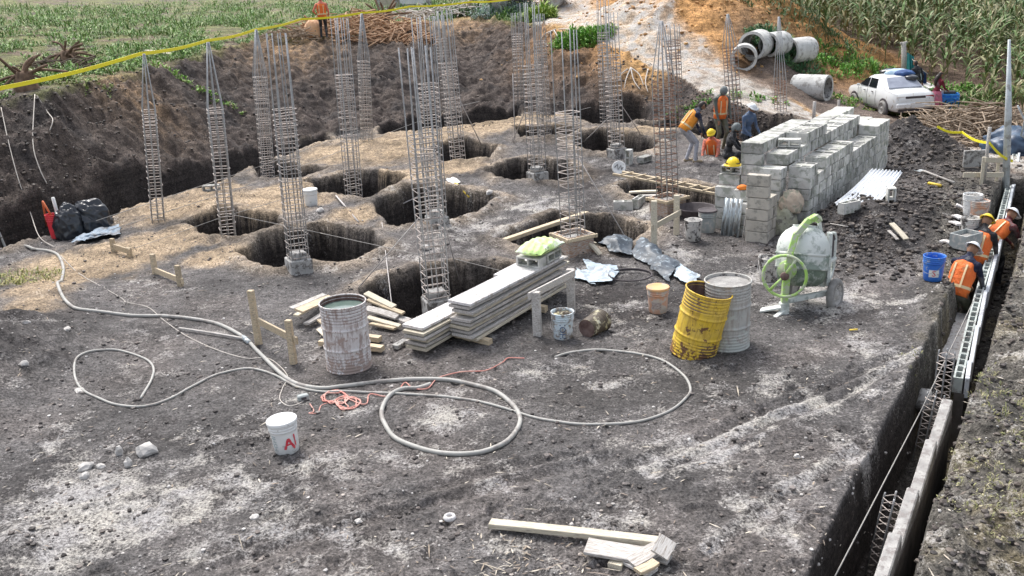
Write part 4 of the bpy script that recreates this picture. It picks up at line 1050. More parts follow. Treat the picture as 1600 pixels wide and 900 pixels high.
# rags and sack by the blocks behind the mixer
m_sack = mat("crumpled_sack", (.52, .42, .32), (.62, .52, .42), 6, .9, bmp=.8, bscale=12, bdist=.03, dirt=(.34, .33, .25), dscale=6, damt=.4)
m_sackg = mat("olive_sack", (.34, .34, .25), (.48, .47, .37), 6, .9, bmp=.9, bscale=12, bdist=.03, dirt=(.2, .19, .16), dscale=6, damt=.4)
def lump(loc, size, mt, label, cat, seed=0, name="crumpled_sack", sub=4, amp=.22, rot=(0, 0, 0), group=None, sharp=1.0, fs=1.0, flat=False):
    bm = bmesh.new(); bmesh.ops.create_icosphere(bm, subdivisions=sub, radius=1.0)
    a = np.array([v.co[:] for v in bm.verts])
    n = fbm(a[:, 0] * 1.3 + a[:, 2] + seed, a[:, 1] * 1.3 - a[:, 2] * .7 + seed * .37, .8 * fs, 4 if fs <= 1 else 2, 200 + seed, .6)
    n2 = 1 - np.abs(fbm(a[:, 0] + seed, a[:, 1] + a[:, 2] * 1.3, .45 * fs, 2, 230 + seed)) * 2
    k = 1 + amp * (n + .5 * n2 * sharp)
    a = a * k[:, None] * np.array(size)
    a[:, 2] = np.maximum(a[:, 2], -size[2] * .55) + size[2] * .55
    for v, p in zip(bm.verts, a): v.co = p
    me = bpy.data.meshes.new(name); bm.to_mesh(me); bm.free(); me.materials.append(mt)
    for p in me.polygons: p.use_smooth = not flat
    return tag(link_mesh(name, me, None, loc, rot), label, cat, group)
pb = PA + SX * 1.35 + LX * .12
lump(pb + V((0, 0, .42)), (.20, .16, .24), m_sack, "crumpled pinkish brown sack stuffed against the block pile above the mixer", "sack", 3)
lump(pb + SX * -.08 + LX * -.1 + V((0, 0, .0)), (.22, .17, .34), m_sackg, "olive grey crumpled sacks bundled between blocks and mixer", "sack", 5)
tw = thing("spare_wheel", "small dirty wheel leaning among the sacks behind the mixer", "wheel", pb + SX * -.22 + LX * -.2 + V((0, 0, .22)))
wheel_parts(tw, V((0, 0, 0)), .17, .07, (-.5, -.86, .3))
# galvanised sheet and rods leaning on the front of the pile
m_galv = mat("galvanised_sheet", (.36, .40, .42), (.62, .68, .70), 6, .38, .55, stretch=(6, 6, .5), dirt=(.30, .29, .27), dscale=5, damt=.4)
a = PA + SX * .46 - LX * .42; m = MB(); vs = []; fs = []
for side in (0, 1):
    for i in range(25):
        x = -.17 + .34 * i / 24; dz = .018 * math.sin(i * math.pi / 3)
        for j in range(2):
            vs.append(a + SX * x + LX * (dz + .16 * j + .004 * side) + V((0, 0, .66 * j)))
for i in range(24):
    q = 2 * i; fs.append((q, q + 2, q + 3, q + 1)); fs.append((50 + q + 1, 50 + q + 3, 50 + q + 2, 50 + q)); fs.append((q, 50 + q, 52 + q, q + 2)); fs.append((q + 1, q + 3, 53 + q, 51 + q))
m.add(vs, fs, smooth=True).build_here("galvanised_sheet", m_galv, "narrow shiny galvanised sheet leaning against the front of the block pile", "metal sheet")
for i in range(7):
    a = PA + SX * (.72 + .035 * i) - LX * (.48 + .02 * (i % 3)); bq = a + LX * .24 + SX * random.uniform(-.06, .06) + V((0, 0, .52 + .05 * (i % 3)))
    rod(a, bq, nth(i + 1) + " thin stake from the left leaning right of the galvanised sheet", "stake", .009, "thin_stake", m_old, "thin stakes leaning on the block pile")
lump(PA + SX * .55 - LX * .1 + V((0, 0, .80)), (.09, .06, .05), mat("orange_cloth", (.85, .20, .03), (.9, .3, .05), 6, .7), "small orange cloth lying on a block at the pile front", "cloth", 8, "orange_cloth", 3)
# ------------------------------------------------------------------ corrugated sheet
m_corr = mat("white_corrugated", (.72, .75, .78), (.82, .84, .85), 3, .45, .1, dirt=(.5, .52, .53), dscale=9, damt=.12)
q00, q10, q11, q01 = at_z(1303, 318, .48), at_z(1357, 334, .46), at_z(1411, 268, .66), at_z(1362, 264, .66)
vs = []; fs = []; nu = 72
for side in (0, 1):
    for i in range(nu + 1):
        u_ = i / nu
        for j in range(7):
            w_ = j / 6; p = q00 * (1 - u_) * (1 - w_) + q10 * u_ * (1 - w_) + q11 * u_ * w_ + q01 * (1 - u_) * w_
            vs.append(p + V((0, 0, .02 * math.sin(u_ * 2 * math.pi * 9) - .004 * side - .04 * math.sin(w_ * math.pi))))
n1 = (nu + 1) * 7
for i in range(nu):
    for j in range(6):
        q = i * 7 + j; f4 = (q, q + 7, q + 8, q + 1); fs.append(f4); fs.append(tuple(x + n1 for x in f4[::-1]))
    for j in (0, 6):
        q = i * 7 + j; fs.append((q, q + n1, q + 7 + n1, q + 7))
for i in (0, nu):
    for j in range(6):
        q = i * 7 + j; fs.append((q, q + 1, q + 1 + n1, q + n1))
MB().add(vs, fs, smooth=True).build_here("corrugated_sheet", m_corr, "white corrugated roofing sheet propped on blocks right of the pile", "roofing sheet")

# ------------------------------------------------------------------ block wall in the trench
def resample(P, step):
    out = [P[0].copy()]; acc = 0
    for a, b_ in zip(P[:-1], P[1:]):
        L = (b_ - a).length; s = step - acc
        while s <= L: out.append(a.lerp(b_, s / L)); s += step
        acc = (acc + L) % step if False else L - (s - step)
    return out
m_beam = mat("wall_beam_concrete", (.30, .29, .28), (.46, .45, .43), 7, .9, bmp=.6, bscale=40, dirt=(.26, .24, .23), dscale=12, damt=.4)
m_wallblk = mat("wall_block", (.40, .44, .42), (.54, .58, .55), 5, .9, bmp=.3, bscale=60, rnd=.1, dirt=(.3, .29, .28), dscale=8, damt=.3)
m_board = mat("white_form_board", (.46, .50, .54), (.62, .65, .68), 4, .7, stretch=(1, 1, 1), dirt=(.38, .38, .4), dscale=8, damt=.35)
m_foot = mat("soil_stained_footing", (.07, .062, .056), (.14, .125, .115), 6, .95, bmp=.6, bscale=30)
cl = [at_z(a, b_, .02) for a, b_ in ((1366, 915), (1400, 830), (1428, 760), (1456, 685), (1481, 622))]
wl = thing("block_wall", "half built block wall with a concrete strip running up the right trench", "wall", cl[0] + V((0, 0, -.6)))
O = wl.location
for a, b_ in zip(cl[:-1], cl[1:]):
    MB().bar(a - O + V((0, 0, -.27)), b_ - O + V((0, 0, -.11)), .11, .22, bev=.012).build("beam_section", m_beam, wl)
    MB().bar(a - O + V((.02, 0, -.62)), b_ - O + V((.02, 0, -.62)), .09, .80).build("footing_wall", m_foot, wl)
hb2 = hollow_block(m_wallblk, b=.105, wall=.022)
cb = [at_z(a, b_, -.06) for a, b_ in ((1497, 590), (1503, 565), (1516, 510), (1530, 455), (1547, 400), (1562, 345), (1576, 290), (1586, 240))]
rs = resample(cb, .40)
for i in range(len(rs) - 1):
    a, b_ = rs[i], rs[i + 1]; d = b_ - a; an = math.atan2(d.y, d.x)
    for k in range(1):
        link_mesh("hollow_block", hb2, wl, (a + b_) / 2 - O + V((0, 0, -.1 - .2 * k)), (0, 0, an))
cbd = [p + (V(((p.y) * .0, 0, 0))) for p in cb]
for a, b_ in zip(cb[:-1], cb[1:]):
    d = (b_ - a).normalized(); sd_ = V((d.y, -d.x, 0))
    MB().bar(a - O + sd_ * .10 + V((0, 0, -.12)), b_ - O + sd_ * .085 + V((0, 0, -.10)), .05, .26, bev=.006).build("form_board", m_board, wl)
    MB().bar(a - O + sd_ * .03 + V((0, 0, -.60)), b_ - O + sd_ * .03 + V((0, 0, -.60)), .11, .80).build("footing_wall", m_foot, wl)
plank_ab(at_z(1484, 562, -.45), at_z(1512, 492, -.45), .30, .03, m_cem, "wide pinkish board lying on the trench floor left of the blocks", cat="board")
column(1376, 868, 1399, 774, 1397, 780, False, "short small rebar cage standing in the near part of the trench", .13, nb=4, zb=-.75, yaw=.3)
column(1446, 690, 1463, 615, 1461, 622, False, "short small rebar cage standing halfway along the trench", .13, nb=4, zb=-.7, yaw=.3)
column(1470, 628, 1480, 548, 1479, 555, False, "slim rebar cage beside the first hollow wall blocks", .12, nb=4, zb=-.3, yaw=.3)
MB().tube([at_z(1442, 625, -.6), at_z(1446, 618, -.4), at_z(1441, 640, -.5)], .1, 6).build_here("concrete_lump", m_conc, "lump of pale concrete sitting in the trench beside a small cage", "concrete lump")
# ------------------------------------------------------------------ people
def capsule(bm, a, b_, ra, rb, n=10):
    a, b_ = V(a), V(b_); d = b_ - a; L = max(d.length, 1e-4); q = d.to_track_quat('Z', 'Y').to_matrix()
    rings = []
    prof = [(ra * math.cos(t), -ra * math.sin(t)) for t in (1.57, 1.0, .5)] + [(ra, 0), (rb, L)] + [(rb * math.cos(t), L + rb * math.sin(t)) for t in (.5, 1.0, 1.57)]
    for r, z in prof:
        rings.append([bm.verts.new(a + q @ V((max(r, 1e-3) * math.cos(2 * math.pi * k / n), max(r, 1e-3) * math.sin(2 * math.pi * k / n), z))) for k in range(n)])
    for i in range(len(rings) - 1):
        for k in range(n): bm.faces.new((rings[i][k], rings[i][(k + 1) % n], rings[i + 1][(k + 1) % n], rings[i + 1][k]))
    bm.faces.new(rings[0][::-1]); bm.faces.new(rings[-1])
def ellip(bm, c, M3, sx, sy, sz):
    r = bmesh.ops.create_icosphere(bm, subdivisions=3, radius=1.0)
    for v in r['verts']: v.co = V(c) + M3 @ V((v.co.x * sx, v.co.y * sy, v.co.z * sz))
def ik(a, b_, l1, l2, pole):
    a, b_ = V(a), V(b_); d = b_ - a; L = d.length
    if L > (l1 + l2) * .995: b_ = a + d * ((l1 + l2) * .995 / L); d = b_ - a; L = d.length
    x = (l1 * l1 - l2 * l2 + L * L) / (2 * L); h = math.sqrt(max(l1 * l1 - x * x, 0)); u = d / L
    p = V(pole); p = (p - u * p.dot(u)); p = p.normalized() if p.length > 1e-5 else V((0, 1, 0))
    return a + u * x + p * h, b_
m_skin = mat("skin", (.28, .15, .09), (.33, .18, .11), 9, .55)
m_hair = mat("dark_hair", (.02, .016, .014), (.04, .03, .025), 20, .5)
m_vest = mat("orange_vest", (.90, .21, .04), (.78, .15, .03), 5, .7, bmp=.9, bscale=10, bdist=.04, dirt=(.42, .18, .08), dscale=7, damt=.25)
m_vesty = mat("amber_vest", (.92, .36, .04), (.82, .28, .03), 5, .7, bmp=.9, bscale=10, bdist=.04, dirt=(.48, .24, .08), dscale=7, damt=.25)
m_refl = mat("reflective_tape", (.80, .55, .30), (.80, .68, .40), 12, .45)
m_boot = mat("work_boot", (.10, .075, .055), (.20, .15, .10), 9, .8)
m_hely = mat("yellow_helmet", (.92, .66, .03), None, 5, .3)
m_helw = mat("white_helmet", (.80, .82, .84), None, 5, .3)
cloth_m = {}
def cloth(name, c, c2=None):
    return mat(name, c, c2 or tuple(min(1, x * 1.5) for x in c), 7, .85, bmp=.9, bscale=11, bdist=.04, dirt=tuple(.5 * x + .10 for x in c), dscale=7, damt=.35)
def person(loc, yaw, label, shirt, pants, S=1.0, hip=(0, 0, .90), lean=0.0, twist=0.0, feet=((-.11, .02), (.11, -.04)), feet_z=(0, 0), hands=None, head_pitch=0.3, head_yaw=0.0,
           vest=None, hat=None, hair=True, hood=None, group="workers in orange vests", knee_pole=(0, 1, .1), boots=None, cat="person"):
    """local frame: x right, y forward, z up; feet on z=0"""
    t = thing("person", label, cat, loc, yaw, group); t.scale = (S, S, S)
    hipc = V(hip); sp = V((math.sin(twist) * .0, math.sin(lean), math.cos(lean)))
    side = V((math.cos(twist), math.sin(twist) * 1, 0)); sl = V((1, 0, 0)) * math.cos(twist) + V((0, 1, 0)) * math.sin(twist)
    chest = hipc + sp * .34; neck = hipc + sp * .53
    hp = lean * .75 + head_pitch; hd = V((math.sin(head_yaw) * math.sin(hp), math.sin(hp) * math.cos(head_yaw), math.cos(hp)))
    headc = neck + hd * .17
    fwd = sp.cross(V((-1, 0, 0))).normalized() if False else V((0, math.cos(lean), -math.sin(lean)))
    bm = bmesh.new(); segs = []
    def cap(a, b_, ra, rb, tagn): capsule(bm, a, b_, ra, rb); segs.append((V(a), V(b_), tagn, (ra + rb) / 2))
    Mt = Matrix(((1, 0, 0), (0, fwd.y, sp.y), (0, fwd.z, sp.z))); Mt = Matrix((( sl.x, fwd.x, sp.x), (sl.y, fwd.y, sp.y), (0, fwd.z, sp.z)))
    ellip(bm, chest + sp * .04, Mt, .175, .115, .21); segs.append((hipc + sp * .16, neck - sp * .03, 'shirt', .14))
    ellip(bm, hipc + sp * .10, Mt, .145, .105, .15)
    ellip(bm, hipc, Mt, .16, .115, .12); segs.append((hipc - sp * .08 - sl * .06, hipc - sp * .08 + sl * .06, 'pants', .13)); segs.append((hipc + sp * .04, hipc + sp * .06, 'shirt', .14))
    cap(neck - sp * .06, neck + hd * .06, .055, .05, 'skin')
    side_h = V((math.cos(head_yaw + twist), -math.sin(head_yaw) * math.cos(twist) + math.sin(twist), 0)).normalized(); hf = hd.cross(side_h).normalized() * 1
    if hf.dot(fwd) < 0: hf = -hf
    Mh = Matrix(((side_h.x, hf.x, hd.x), (side_h.y, hf.y, hd.y), (side_h.z, hf.z, hd.z)))
    ellip(bm, headc, Mh, .075, .093, .115); segs.append((headc, headc + hd * .01, 'skin', .1))
    ellip(bm, headc + hf * .03 - hd * .06, Mh, .05, .06, .055)       # jaw
    cap(headc + hf * .085 + hd * .015, headc + hf * .108 - hd * .025, .014, .019, 'skin')   # nose
    for s in (-1, 1): ellip(bm, headc + side_h * s * .076 - hd * .005, Mh, .014, .022, .034)
    # legs
    for i, s in enumerate((-1, 1)):
        hj = hipc + sl * s * .09 - V((0, 0, .03)); f = V((feet[i][0], feet[i][1], .09 + feet_z[i]))
        kn, an = ik(hj, f, .43, .42, knee_pole)
        cap(hj, kn, .088, .062, 'pants'); cap(kn, an, .060, .045, 'pants')
        cap(an + V((0, -.03, -.045)), an + V((s * .02, .15, -.055)), .045, .04, 'boot')
    # arms
    hd_pts = []
    for i, s in enumerate((-1, 1)):
        sh = neck - sp * .075 + sl * s * .185
        h = V(hands[i]) if hands else hipc + sl * s * .27 + V((0, .04, -.08))
        el, wr = ik(sh, h, .29, .26, V((s * .5, -.6, -.5)))
        cap(sh, el, .056, .043, 'shirt'); cap(el, wr, .042, .031, 'shirt' if shirt[1] else 'skin')
        cap(neck - sp * .05, sh, .06, .055, 'shirt')
        d = (wr - el).normalized(); pal = wr + d * .055
        cap(wr, pal, .030, .033, 'hand'); hd_pts.append((wr, pal, d, s))
    me0 = bpy.data.meshes.new("body_raw"); bm.to_mesh(me0); bm.free()
    ob = bpy.data.objects.new("body_raw", me0); COL.objects.link(ob)
    md = ob.modifiers.new("r", 'REMESH'); md.mode = 'VOXEL'; md.voxel_size = .017
    sm = ob.modifiers.new("s", 'SMOOTH'); sm.factor = .5; sm.iterations = 3
    bpy.context.view_layer.update()
    me = bpy.data.meshes.new_from_object(ob.evaluated_get(bpy.context.evaluated_depsgraph_get()))
    bpy.data.objects.remove(ob); bpy.data.meshes.remove(me0)
    # fingers, rooted in the palm
    bm = bmesh.new(); bm.from_mesh(me)
    nb = len(bm.verts)
    for wr, pal, d, s in hd_pts:
        xx = d.cross(V((0, 0, 1))); xx = xx.normalized() if xx.length > .05 else V((1, 0, 0)); dn = d.cross(xx).normalized()
        if dn.z > 0: dn = -dn
        for k, (o_, L) in enumerate(((-.027, .062), (-.009, .075), (.009, .070), (.026, .055))):
            a = pal + xx * o_ + d * .01; b1 = a + d * L * .55 + dn * .012; c1 = b1 + d * L * .30 + dn * .030
            capsule(bm, a, b1, .010, .009, 6); capsule(bm, b1, c1, .009, .008, 6)
        a = wr + d * .02 - xx * s * .028; b1 = a - xx * s * .028 + d * .03 + dn * .01; capsule(bm, a, b1, .012, .010, 6); capsule(bm, b1, b1 + d * .03 + dn * .01, .010, .009, 6)
    bm.to_mesh(me); bm.free(); me.name = "body"
    mats = {'shirt': shirt[0], 'pants': pants, 'skin': m_skin, 'boot': boots or m_boot, 'hand': m_skin}
    order = list(dict.fromkeys(mats.values())); me.materials.clear()
    for m_ in order: me.materials.append(m_)
    nf = len(me.polygons); cen = np.empty(nf * 3, np.float32); me.polygons.foreach_get("center", cen); cen = cen.reshape(-1, 3)
    best = np.full(nf, 1e9); bi = np.zeros(nf, np.int32)
    for a, b_, tg, r in segs:
        a_ = np.array(a); e = np.array(b_ - a); u_ = np.clip(((cen - a_) @ e) / (e @ e + 1e-9), 0, 1)
        dd_ = np.linalg.norm(cen - a_ - u_[:, None] * e, axis=1) - r
        m_ = dd_ < best; best[m_] = dd_[m_]; bi[m_] = order.index(mats[tg])
    me.polygons.foreach_set("material_index", bi); me.polygons.foreach_set("use_smooth", np.full(nf, True)); me.update()
    link_mesh("body", me, t)
    eyes = MB()
    for s in (-1, 1): eyes.ball(headc + hf * .084 + side_h * s * .032 + hd * .012, .011, 8, 5)
    eyes.build("eyes", m_hair, t)
    HM_ = Matrix.Translation(headc) @ Mh.to_4x4()
    if hair and not hat and not hood:
        MB().ball((0, -.012, .022), 1, 14, 9, HM_, 0, (.083, .098, .108)).build("hair", m_hair, t) if False else _cap(HM_, (.083, .102, .118), -.012, .012).build("hair", m_hair, t)
    if hood:
        _cap(HM_, (.094, .112, .132), -.014, -.05).build("hood", hood, t)
    if hat:
        _cap(HM_, (.105, .128, .128), -.004, .03).build("helmet", hat, t)
        prof = [(1.0, .028), (1.16, .02), (1.17, .028), (1.02, .046)]
        v = []; f = []; n = 24
        for r, z in prof:
            for k in range(n):
                a = 2 * math.pi * k / n; fr = 1 + (.22 if math.sin(a) > .3 else 0) * (r - 1) / .17
                v.append((.105 * r * fr * math.cos(a), .128 * r * fr * math.sin(a), z))
        for i in range(3):
            for k in range(n): f.append((i * n + k, i * n + (k + 1) % n, (i + 1) * n + (k + 1) % n, (i + 1) * n + k))
        MB().add(v, f, HM_, 0, True).build("helmet_brim", hat, t)
    if vest:
        prof = [(-.06, .178, .138), (.05, .178, .140), (.16, .182, .142), (.28, .196, .142), (.38, .200, .138), (.45, .185, .125), (.50, .13, .10), (.525, .085, .085)]
        def shell(lo, hi, grow, n=28):
            v = []; f = []; rows = [p for p in prof if lo <= p[0] <= hi]
            for z, rx, ry in rows:
                for k in range(n):
                    a = 2 * math.pi * k / n; w = 1 + .02 * math.sin(5 * a + 20 * z)
                    # open armholes: pull in at the sides near the shoulder
                    arm = (1 - .22 * max(0, abs(math.cos(a)) - .75) * 4) if z > .3 else 1
                    v.append(hipc + sp * (z + .02 * math.sin(a) * (z > .4)) + sl * ((rx + grow) * arm * w * math.cos(a)) + fwd * ((ry + grow) * w * math.sin(a) * (1 if True else 1)))
            for i in range(len(rows) - 1):
                for k in range(n): f.append((i * n + k, i * n + (k + 1) % n, (i + 1) * n + (k + 1) % n, (i + 1) * n + k))
            return MB().add(v, f, None, 0, True)
        vo = shell(-1, 1, .0).build("vest", vest, t)
        md = vo.modifiers.new("thick", 'SOLIDIFY'); md.thickness = .006
        strip = MB(); n = 28
        for zc in (.08,):
            v = []; f = []
            for z in (zc - .022, zc + .022):
                rx = np.interp(z, [p[0] for p in prof], [p[1] for p in prof]) + .004; ry = np.interp(z, [p[0] for p in prof], [p[2] for p in prof]) + .004
                for k in range(n):
                    a = 2 * math.pi * k / n; w = 1 + .02 * math.sin(5 * a + 20 * zc); v.append(hipc + sp * z + sl * (rx * w * math.cos(a)) + fwd * (ry * w * math.sin(a)))
            for k in range(n): f.append((k, (k + 1) % n, n + (k + 1) % n, n + k))
            strip.add(v, f, None, 0, True)
        for s in (-1, 1):
            for fr in (-1, 1):
                pts = [hipc + sp * z + sl * s * .085 + fwd * fr * (np.interp(z, [p[0] for p in prof], [p[2] for p in prof]) * .9 + .012) for z in (.06, .2, .32, .42)]
                for a, b_ in zip(pts[:-1], pts[1:]): strip.bar(a, b_, .028, .006, up=fwd)
        strip.build("reflective_strips", m_refl, vo)
    return t
def _cap(M, r, zc, cut, n=20, m=9):
    """a dome (hair, hood, helmet shell) closed towards the back of the head"""
    v = []; f = []
    for i in range(m + 1):
        for k in range(n):
            a = 2 * math.pi * k / n
            low = cut - (.10 if math.sin(a) < -.2 and cut < .02 else 0) * (1)
            thm = math.acos(max(-1, min(1, (low - zc) / r[2]))); th = thm * i / m
            v.append((r[0] * math.sin(th) * math.cos(a), r[1] * math.sin(th) * math.sin(a), zc + r[2] * math.cos(th)))
    for i in range(m):
        for k in range(n): f.append((i * n + k, (i + 1) * n + k, (i + 1) * n + (k + 1) % n, i * n + (k + 1) % n))
    return MB().add(v, f, M, 0, True)
navy = cloth("navy_cloth", (.012, .016, .04)); grey = cloth("grey_green_cloth", (.10, .115, .10)); jeans = cloth("washed_grey_jeans", (.38, .38, .42), (.55, .55, .60))
olive = cloth("olive_trousers", (.10, .105, .07)); dark_c = cloth("charcoal_cloth", (.022, .022, .025)); maroon = cloth("maroon_cloth", (.13, .012, .025)); pink = cloth("pink_skirt", (.62, .16, .25), (.7, .25, .34))
bluegrey = cloth("blue_grey_cloth", (.08, .12, .2)); greyhood = cloth("grey_hood_cloth", (.16, .18, .18)); salmon_c = cloth("salmon_sleeve", (.6, .18, .12)); wine = cloth("wine_red_cloth", (.12, .025, .03)); teal_d = cloth("dark_teal_trousers", (.04, .09, .09))
m_tan_boot = mat("tan_boot", (.34, .27, .18), (.44, .36, .25), 9, .8)
# on the bank, back to us
person(hit(507, 61), R(8), "person in orange vest and dark trousers standing on top of the left bank", (salmon_c, True), dark_c, .97, lean=.06, hands=((-.28, .22, 1.02), (.25, .15, .85)), vest=m_vest, head_pitch=.2)
# bending worker, facing right
person(at_z(1075, 254, 0), R(-80), "bending worker in amber vest, navy sleeves and pale grey jeans", (navy, True), jeans, .98, hip=(0, -.10, .86), lean=.68, feet=((-.11, .0), (.12, .14)), hands=((-.12, .38, .66), (.14, .42, .62)), vest=m_vesty, head_pitch=.35, boots=m_tan_boot)
tl = at_z(1077, 250, 0)
rod(tl + V((.10, -.06, .62)), tl + V((.16, -.18, .0)), "dark iron bar held upright by the bending worker in pale jeans", "iron bar", .025, "iron_bar", m_black_rub)
# hooded standing worker, facing us and looking down
person(at_z(1124, 234, 0), R(200), "standing worker with a grey hood, orange vest and olive trousers", (grey, True), olive, .97, lean=.12, hands=((-.22, .18, .78), (.16, .20, .76)), vest=m_vest, hood=greyhood, head_pitch=.5)
# crouching, grey hood, dark clothes
person(at_z(1143, 268, -.1), R(250), "crouching worker with a grey hood and dark sleeves beside the block pile", (dark_c, True), dark_c, .96, hip=(0, -.12, .42), lean=.25, feet=((-.13, .06), (.13, .10)), hands=((-.2, .36, .5), (.15, .38, .5)), vest=None, hood=greyhood, head_pitch=.3)
# in the pit, only helmet and shoulders out
person(at_z(1112, 276, -.55), R(150), "worker with yellow helmet deep in the pit left of the block pile", (salmon_c, True), dark_c, .96, hip=(0, -.1, .5), lean=.3, feet=((-.13, .06), (.13, .10)), hands=((-.2, .36, .45), (.15, .38, .45)), vest=m_vest, hat=m_hely, head_pitch=.2)
person(at_z(1164, 252, -.2), R(215), "worker with white helmet and blue grey shirt behind the block pile", (bluegrey, True), dark_c, .97, hip=(0, 0, .72), lean=.2, feet=((-.13, .06), (.13, -.10)), hands=((-.2, .3, .7), (.15, .3, .7)), hat=m_helw, head_pitch=.3)
# a helmet lying on the blocks
hb = PA + SX * .24 + LX * .22 + V((0, 0, 1.15))
th_ = thing("safety_helmet", "yellow safety helmet with a dark band resting on the hollow block", "helmet", hb + V((0, 0, .0)), R(160))
_cap(Matrix.Identity(4), (.125, .15, .15), 0, .012).build("helmet_shell", m_hely, th_)
MB().lathe([(.128, .0), (.165, .0), (.165, .008), (.13, .016)], 24).build("helmet_brim", m_hely, th_)
MB().lathe([(.1335, .035), (.1335, .055)], 24).build("dark_band", m_black_rub, th_)
# the trench crew
person(at_z(1491, 536, -.93), R(-52), "nearest trench worker with white helmet, orange vest and navy sleeves", (navy, True), olive, .97, hip=(0, -.10, .86), lean=.48, feet=((-.12, .0), (.12, .10)), hands=((-.05, .50, .72), (.18, .46, .66)), vest=m_vest, hat=m_helw, head_pitch=.45)
person(at_z(1519, 480, -.93), R(-45), "middle trench worker with yellow helmet and dark sleeves", (dark_c, True), teal_d, .96, hip=(0, -.08, .86), lean=.42, feet=((-.12, .0), (.12, .10)), hands=((-.05, .48, .74), (.18, .44, .68)), vest=m_vest, hat=m_hely, head_pitch=.4)
person(at_z(1545, 446, -.93), R(-62), "farthest trench worker with pale helmet and wine red sleeves bent over the wall", (wine, True), dark_c, .97, hip=(0, -.16, .86), lean=1.05, feet=((-.12, .0), (.12, .08)), hands=((-.06, .62, .62), (.22, .62, .60)), vest=m_vest, hat=m_helw, head_pitch=.0)
# woman by the crates and a figure behind the car
person(hit(1459, 182), R(-70), "person with long dark hair, maroon top and pink skirt by the blue crate", (maroon, True), maroon, .82, lean=.18, hands=((-.1, .42, .98), (.16, .40, .98)), group="people beside the white car", head_pitch=.2)
person(hit(1431, 163), R(20), "dark clothed person half hidden behind the white car", (dark_c, True), dark_c, .86, lean=.25, group="people beside the white car", head_pitch=.3)
wk = hit(1459, 182)
w_ = [o for o in COL.objects if o.name.startswith("person") and "pink skirt" in o.get("label", "")][0]
MB().lathe([(.16, .98), (.19, .86), (.22, .70), (.25, .50), (.27, .36)], 28, Matrix.Translation((0, .03, 0)), wob=lambda a, z: .018 * math.sin(6 * a) * (1 - z)).build("skirt", pink, w_)
MB().tube([V((0, .10, 1.56)), V((0, .02, 1.50)), V((0, -.06, 1.36)), V((0, -.05, 1.18))], [.07, .085, .07, .03], 10).build("long_hair", m_hair, w_)
# ------------------------------------------------------------------ hoses and cords lying on the ground
m_hose = mat("pale_grey_hose", (.34, .335, .31), (.48, .47, .44), 3, .55, dirt=(.28, .26, .24), dscale=3, damt=.35)
m_cord = mat("pink_red_cord", (.62, .20, .16), (.68, .40, .34), 3, .6)
m_thin = mat("pale_cable", (.46, .42, .38), (.56, .52, .47), 3, .7)
def catmull(P, k=7):
    out = []
    for i in range(len(P) - 1):
        p0, p1, p2, p3 = P[max(i - 1, 0)], P[i], P[i + 1], P[min(i + 2, len(P) - 1)]
        for j in range(k):
            u_ = j / k
            out.append(.5 * ((2 * p1) + (p2 - p0) * u_ + (2 * p0 - 5 * p1 + 4 * p2 - p3) * u_ ** 2 + (3 * p1 - p0 - 3 * p2 + p3) * u_ ** 3))
    return out + [P[-1]]
def ground_tube(px, r, mt, name, label, cat, k=7, n=8, lift=.0, group=None):
    jr = random.Random(len(px)); Q = catmull([at_z(a + jr.uniform(-1.6, 1.6), b + jr.uniform(-1.0, 1.0), 0.02) for a, b in px], k)
    zs = height(np.array([q.x for q in Q]), np.array([q.y for q in Q]))
    zs = np.convolve(np.pad(zs, 2, mode='edge'), np.ones(5) / 5, 'valid')
    Q = [V((q.x, q.y, z + r * .75 + lift)) for q, z in zip(Q, zs)]
    return MB().tube(Q, r, n).build_here(name, mt, label, cat, group, base=Q[0])
ground_tube([(-40, 356), (-10, 366), (20, 374), (60, 385), (88, 396), (99, 415), (97, 440), (92, 455), (105, 480), (135, 493), (200, 496), (260, 495), (315, 500), (355, 512), (385, 530), (402, 552), (430, 578), (460, 598), (500, 607), (540, 604), (600, 597), (660, 594), (720, 598), (770, 612), (800, 632), (811, 650), (806, 672), (785, 693), (745, 706), (705, 707), (660, 700), (620, 682), (600, 660), (596, 640), (606, 620), (630, 608), (655, 605), (672, 601)],
            .027, m_hose, "thick_hose", "thick pale hose from the left edge ending in a big loop in the foreground", "hose")
ground_tube([(219, 623), (236, 590), (238, 572), (225, 558), (185, 549), (150, 555), (125, 570), (117, 590), (125, 608), (150, 622), (185, 633), (225, 634), (265, 622), (300, 602), (345, 583), (390, 576), (430, 585), (460, 603), (500, 612), (540, 612), (600, 613), (660, 616), (720, 622), (780, 633), (830, 648), (880, 658), (940, 662), (1000, 658), (1045, 643), (1072, 622), (1078, 605), (1065, 580), (1030, 560), (985, 550), (930, 547), (890, 551), (868, 558)],
            .016, m_hose, "thin_hose", "thinner hose with a small loop on the left and a wide loop on the right", "hose")
ground_tube([(95, 398), (120, 425), (150, 445), (190, 468), (200, 473), (230, 480), (255, 500), (290, 522), (340, 545), (385, 559), (420, 562), (448, 585), (440, 605), (437, 622), (450, 633), (468, 628), (474, 624)], .007, m_thin, "power_cable", "thin pinkish cable running from the black bags to the plug box", "cable", 6, 5)
ground_tube([(483, 628), (490, 640), (484, 643), (496, 642), (502, 632), (512, 628)], .007, m_cord, "cord_tail", "short reddish cord tail between plug box and the tangled coil", "cord", 6, 5)
th0 = [o for o in COL.objects if o.name == "thick_hose"][0]
a_, b_ = at_z(380, 527, .035) - th0.location, at_z(390, 536, .035) - th0.location
MB().tube([a_, b_], .036, 8).tube([a_.lerp(b_, .3), a_.lerp(b_, .4)], .044, 8).build("coupling", m_galv, th0)
coil = []
rng = random.Random(3)
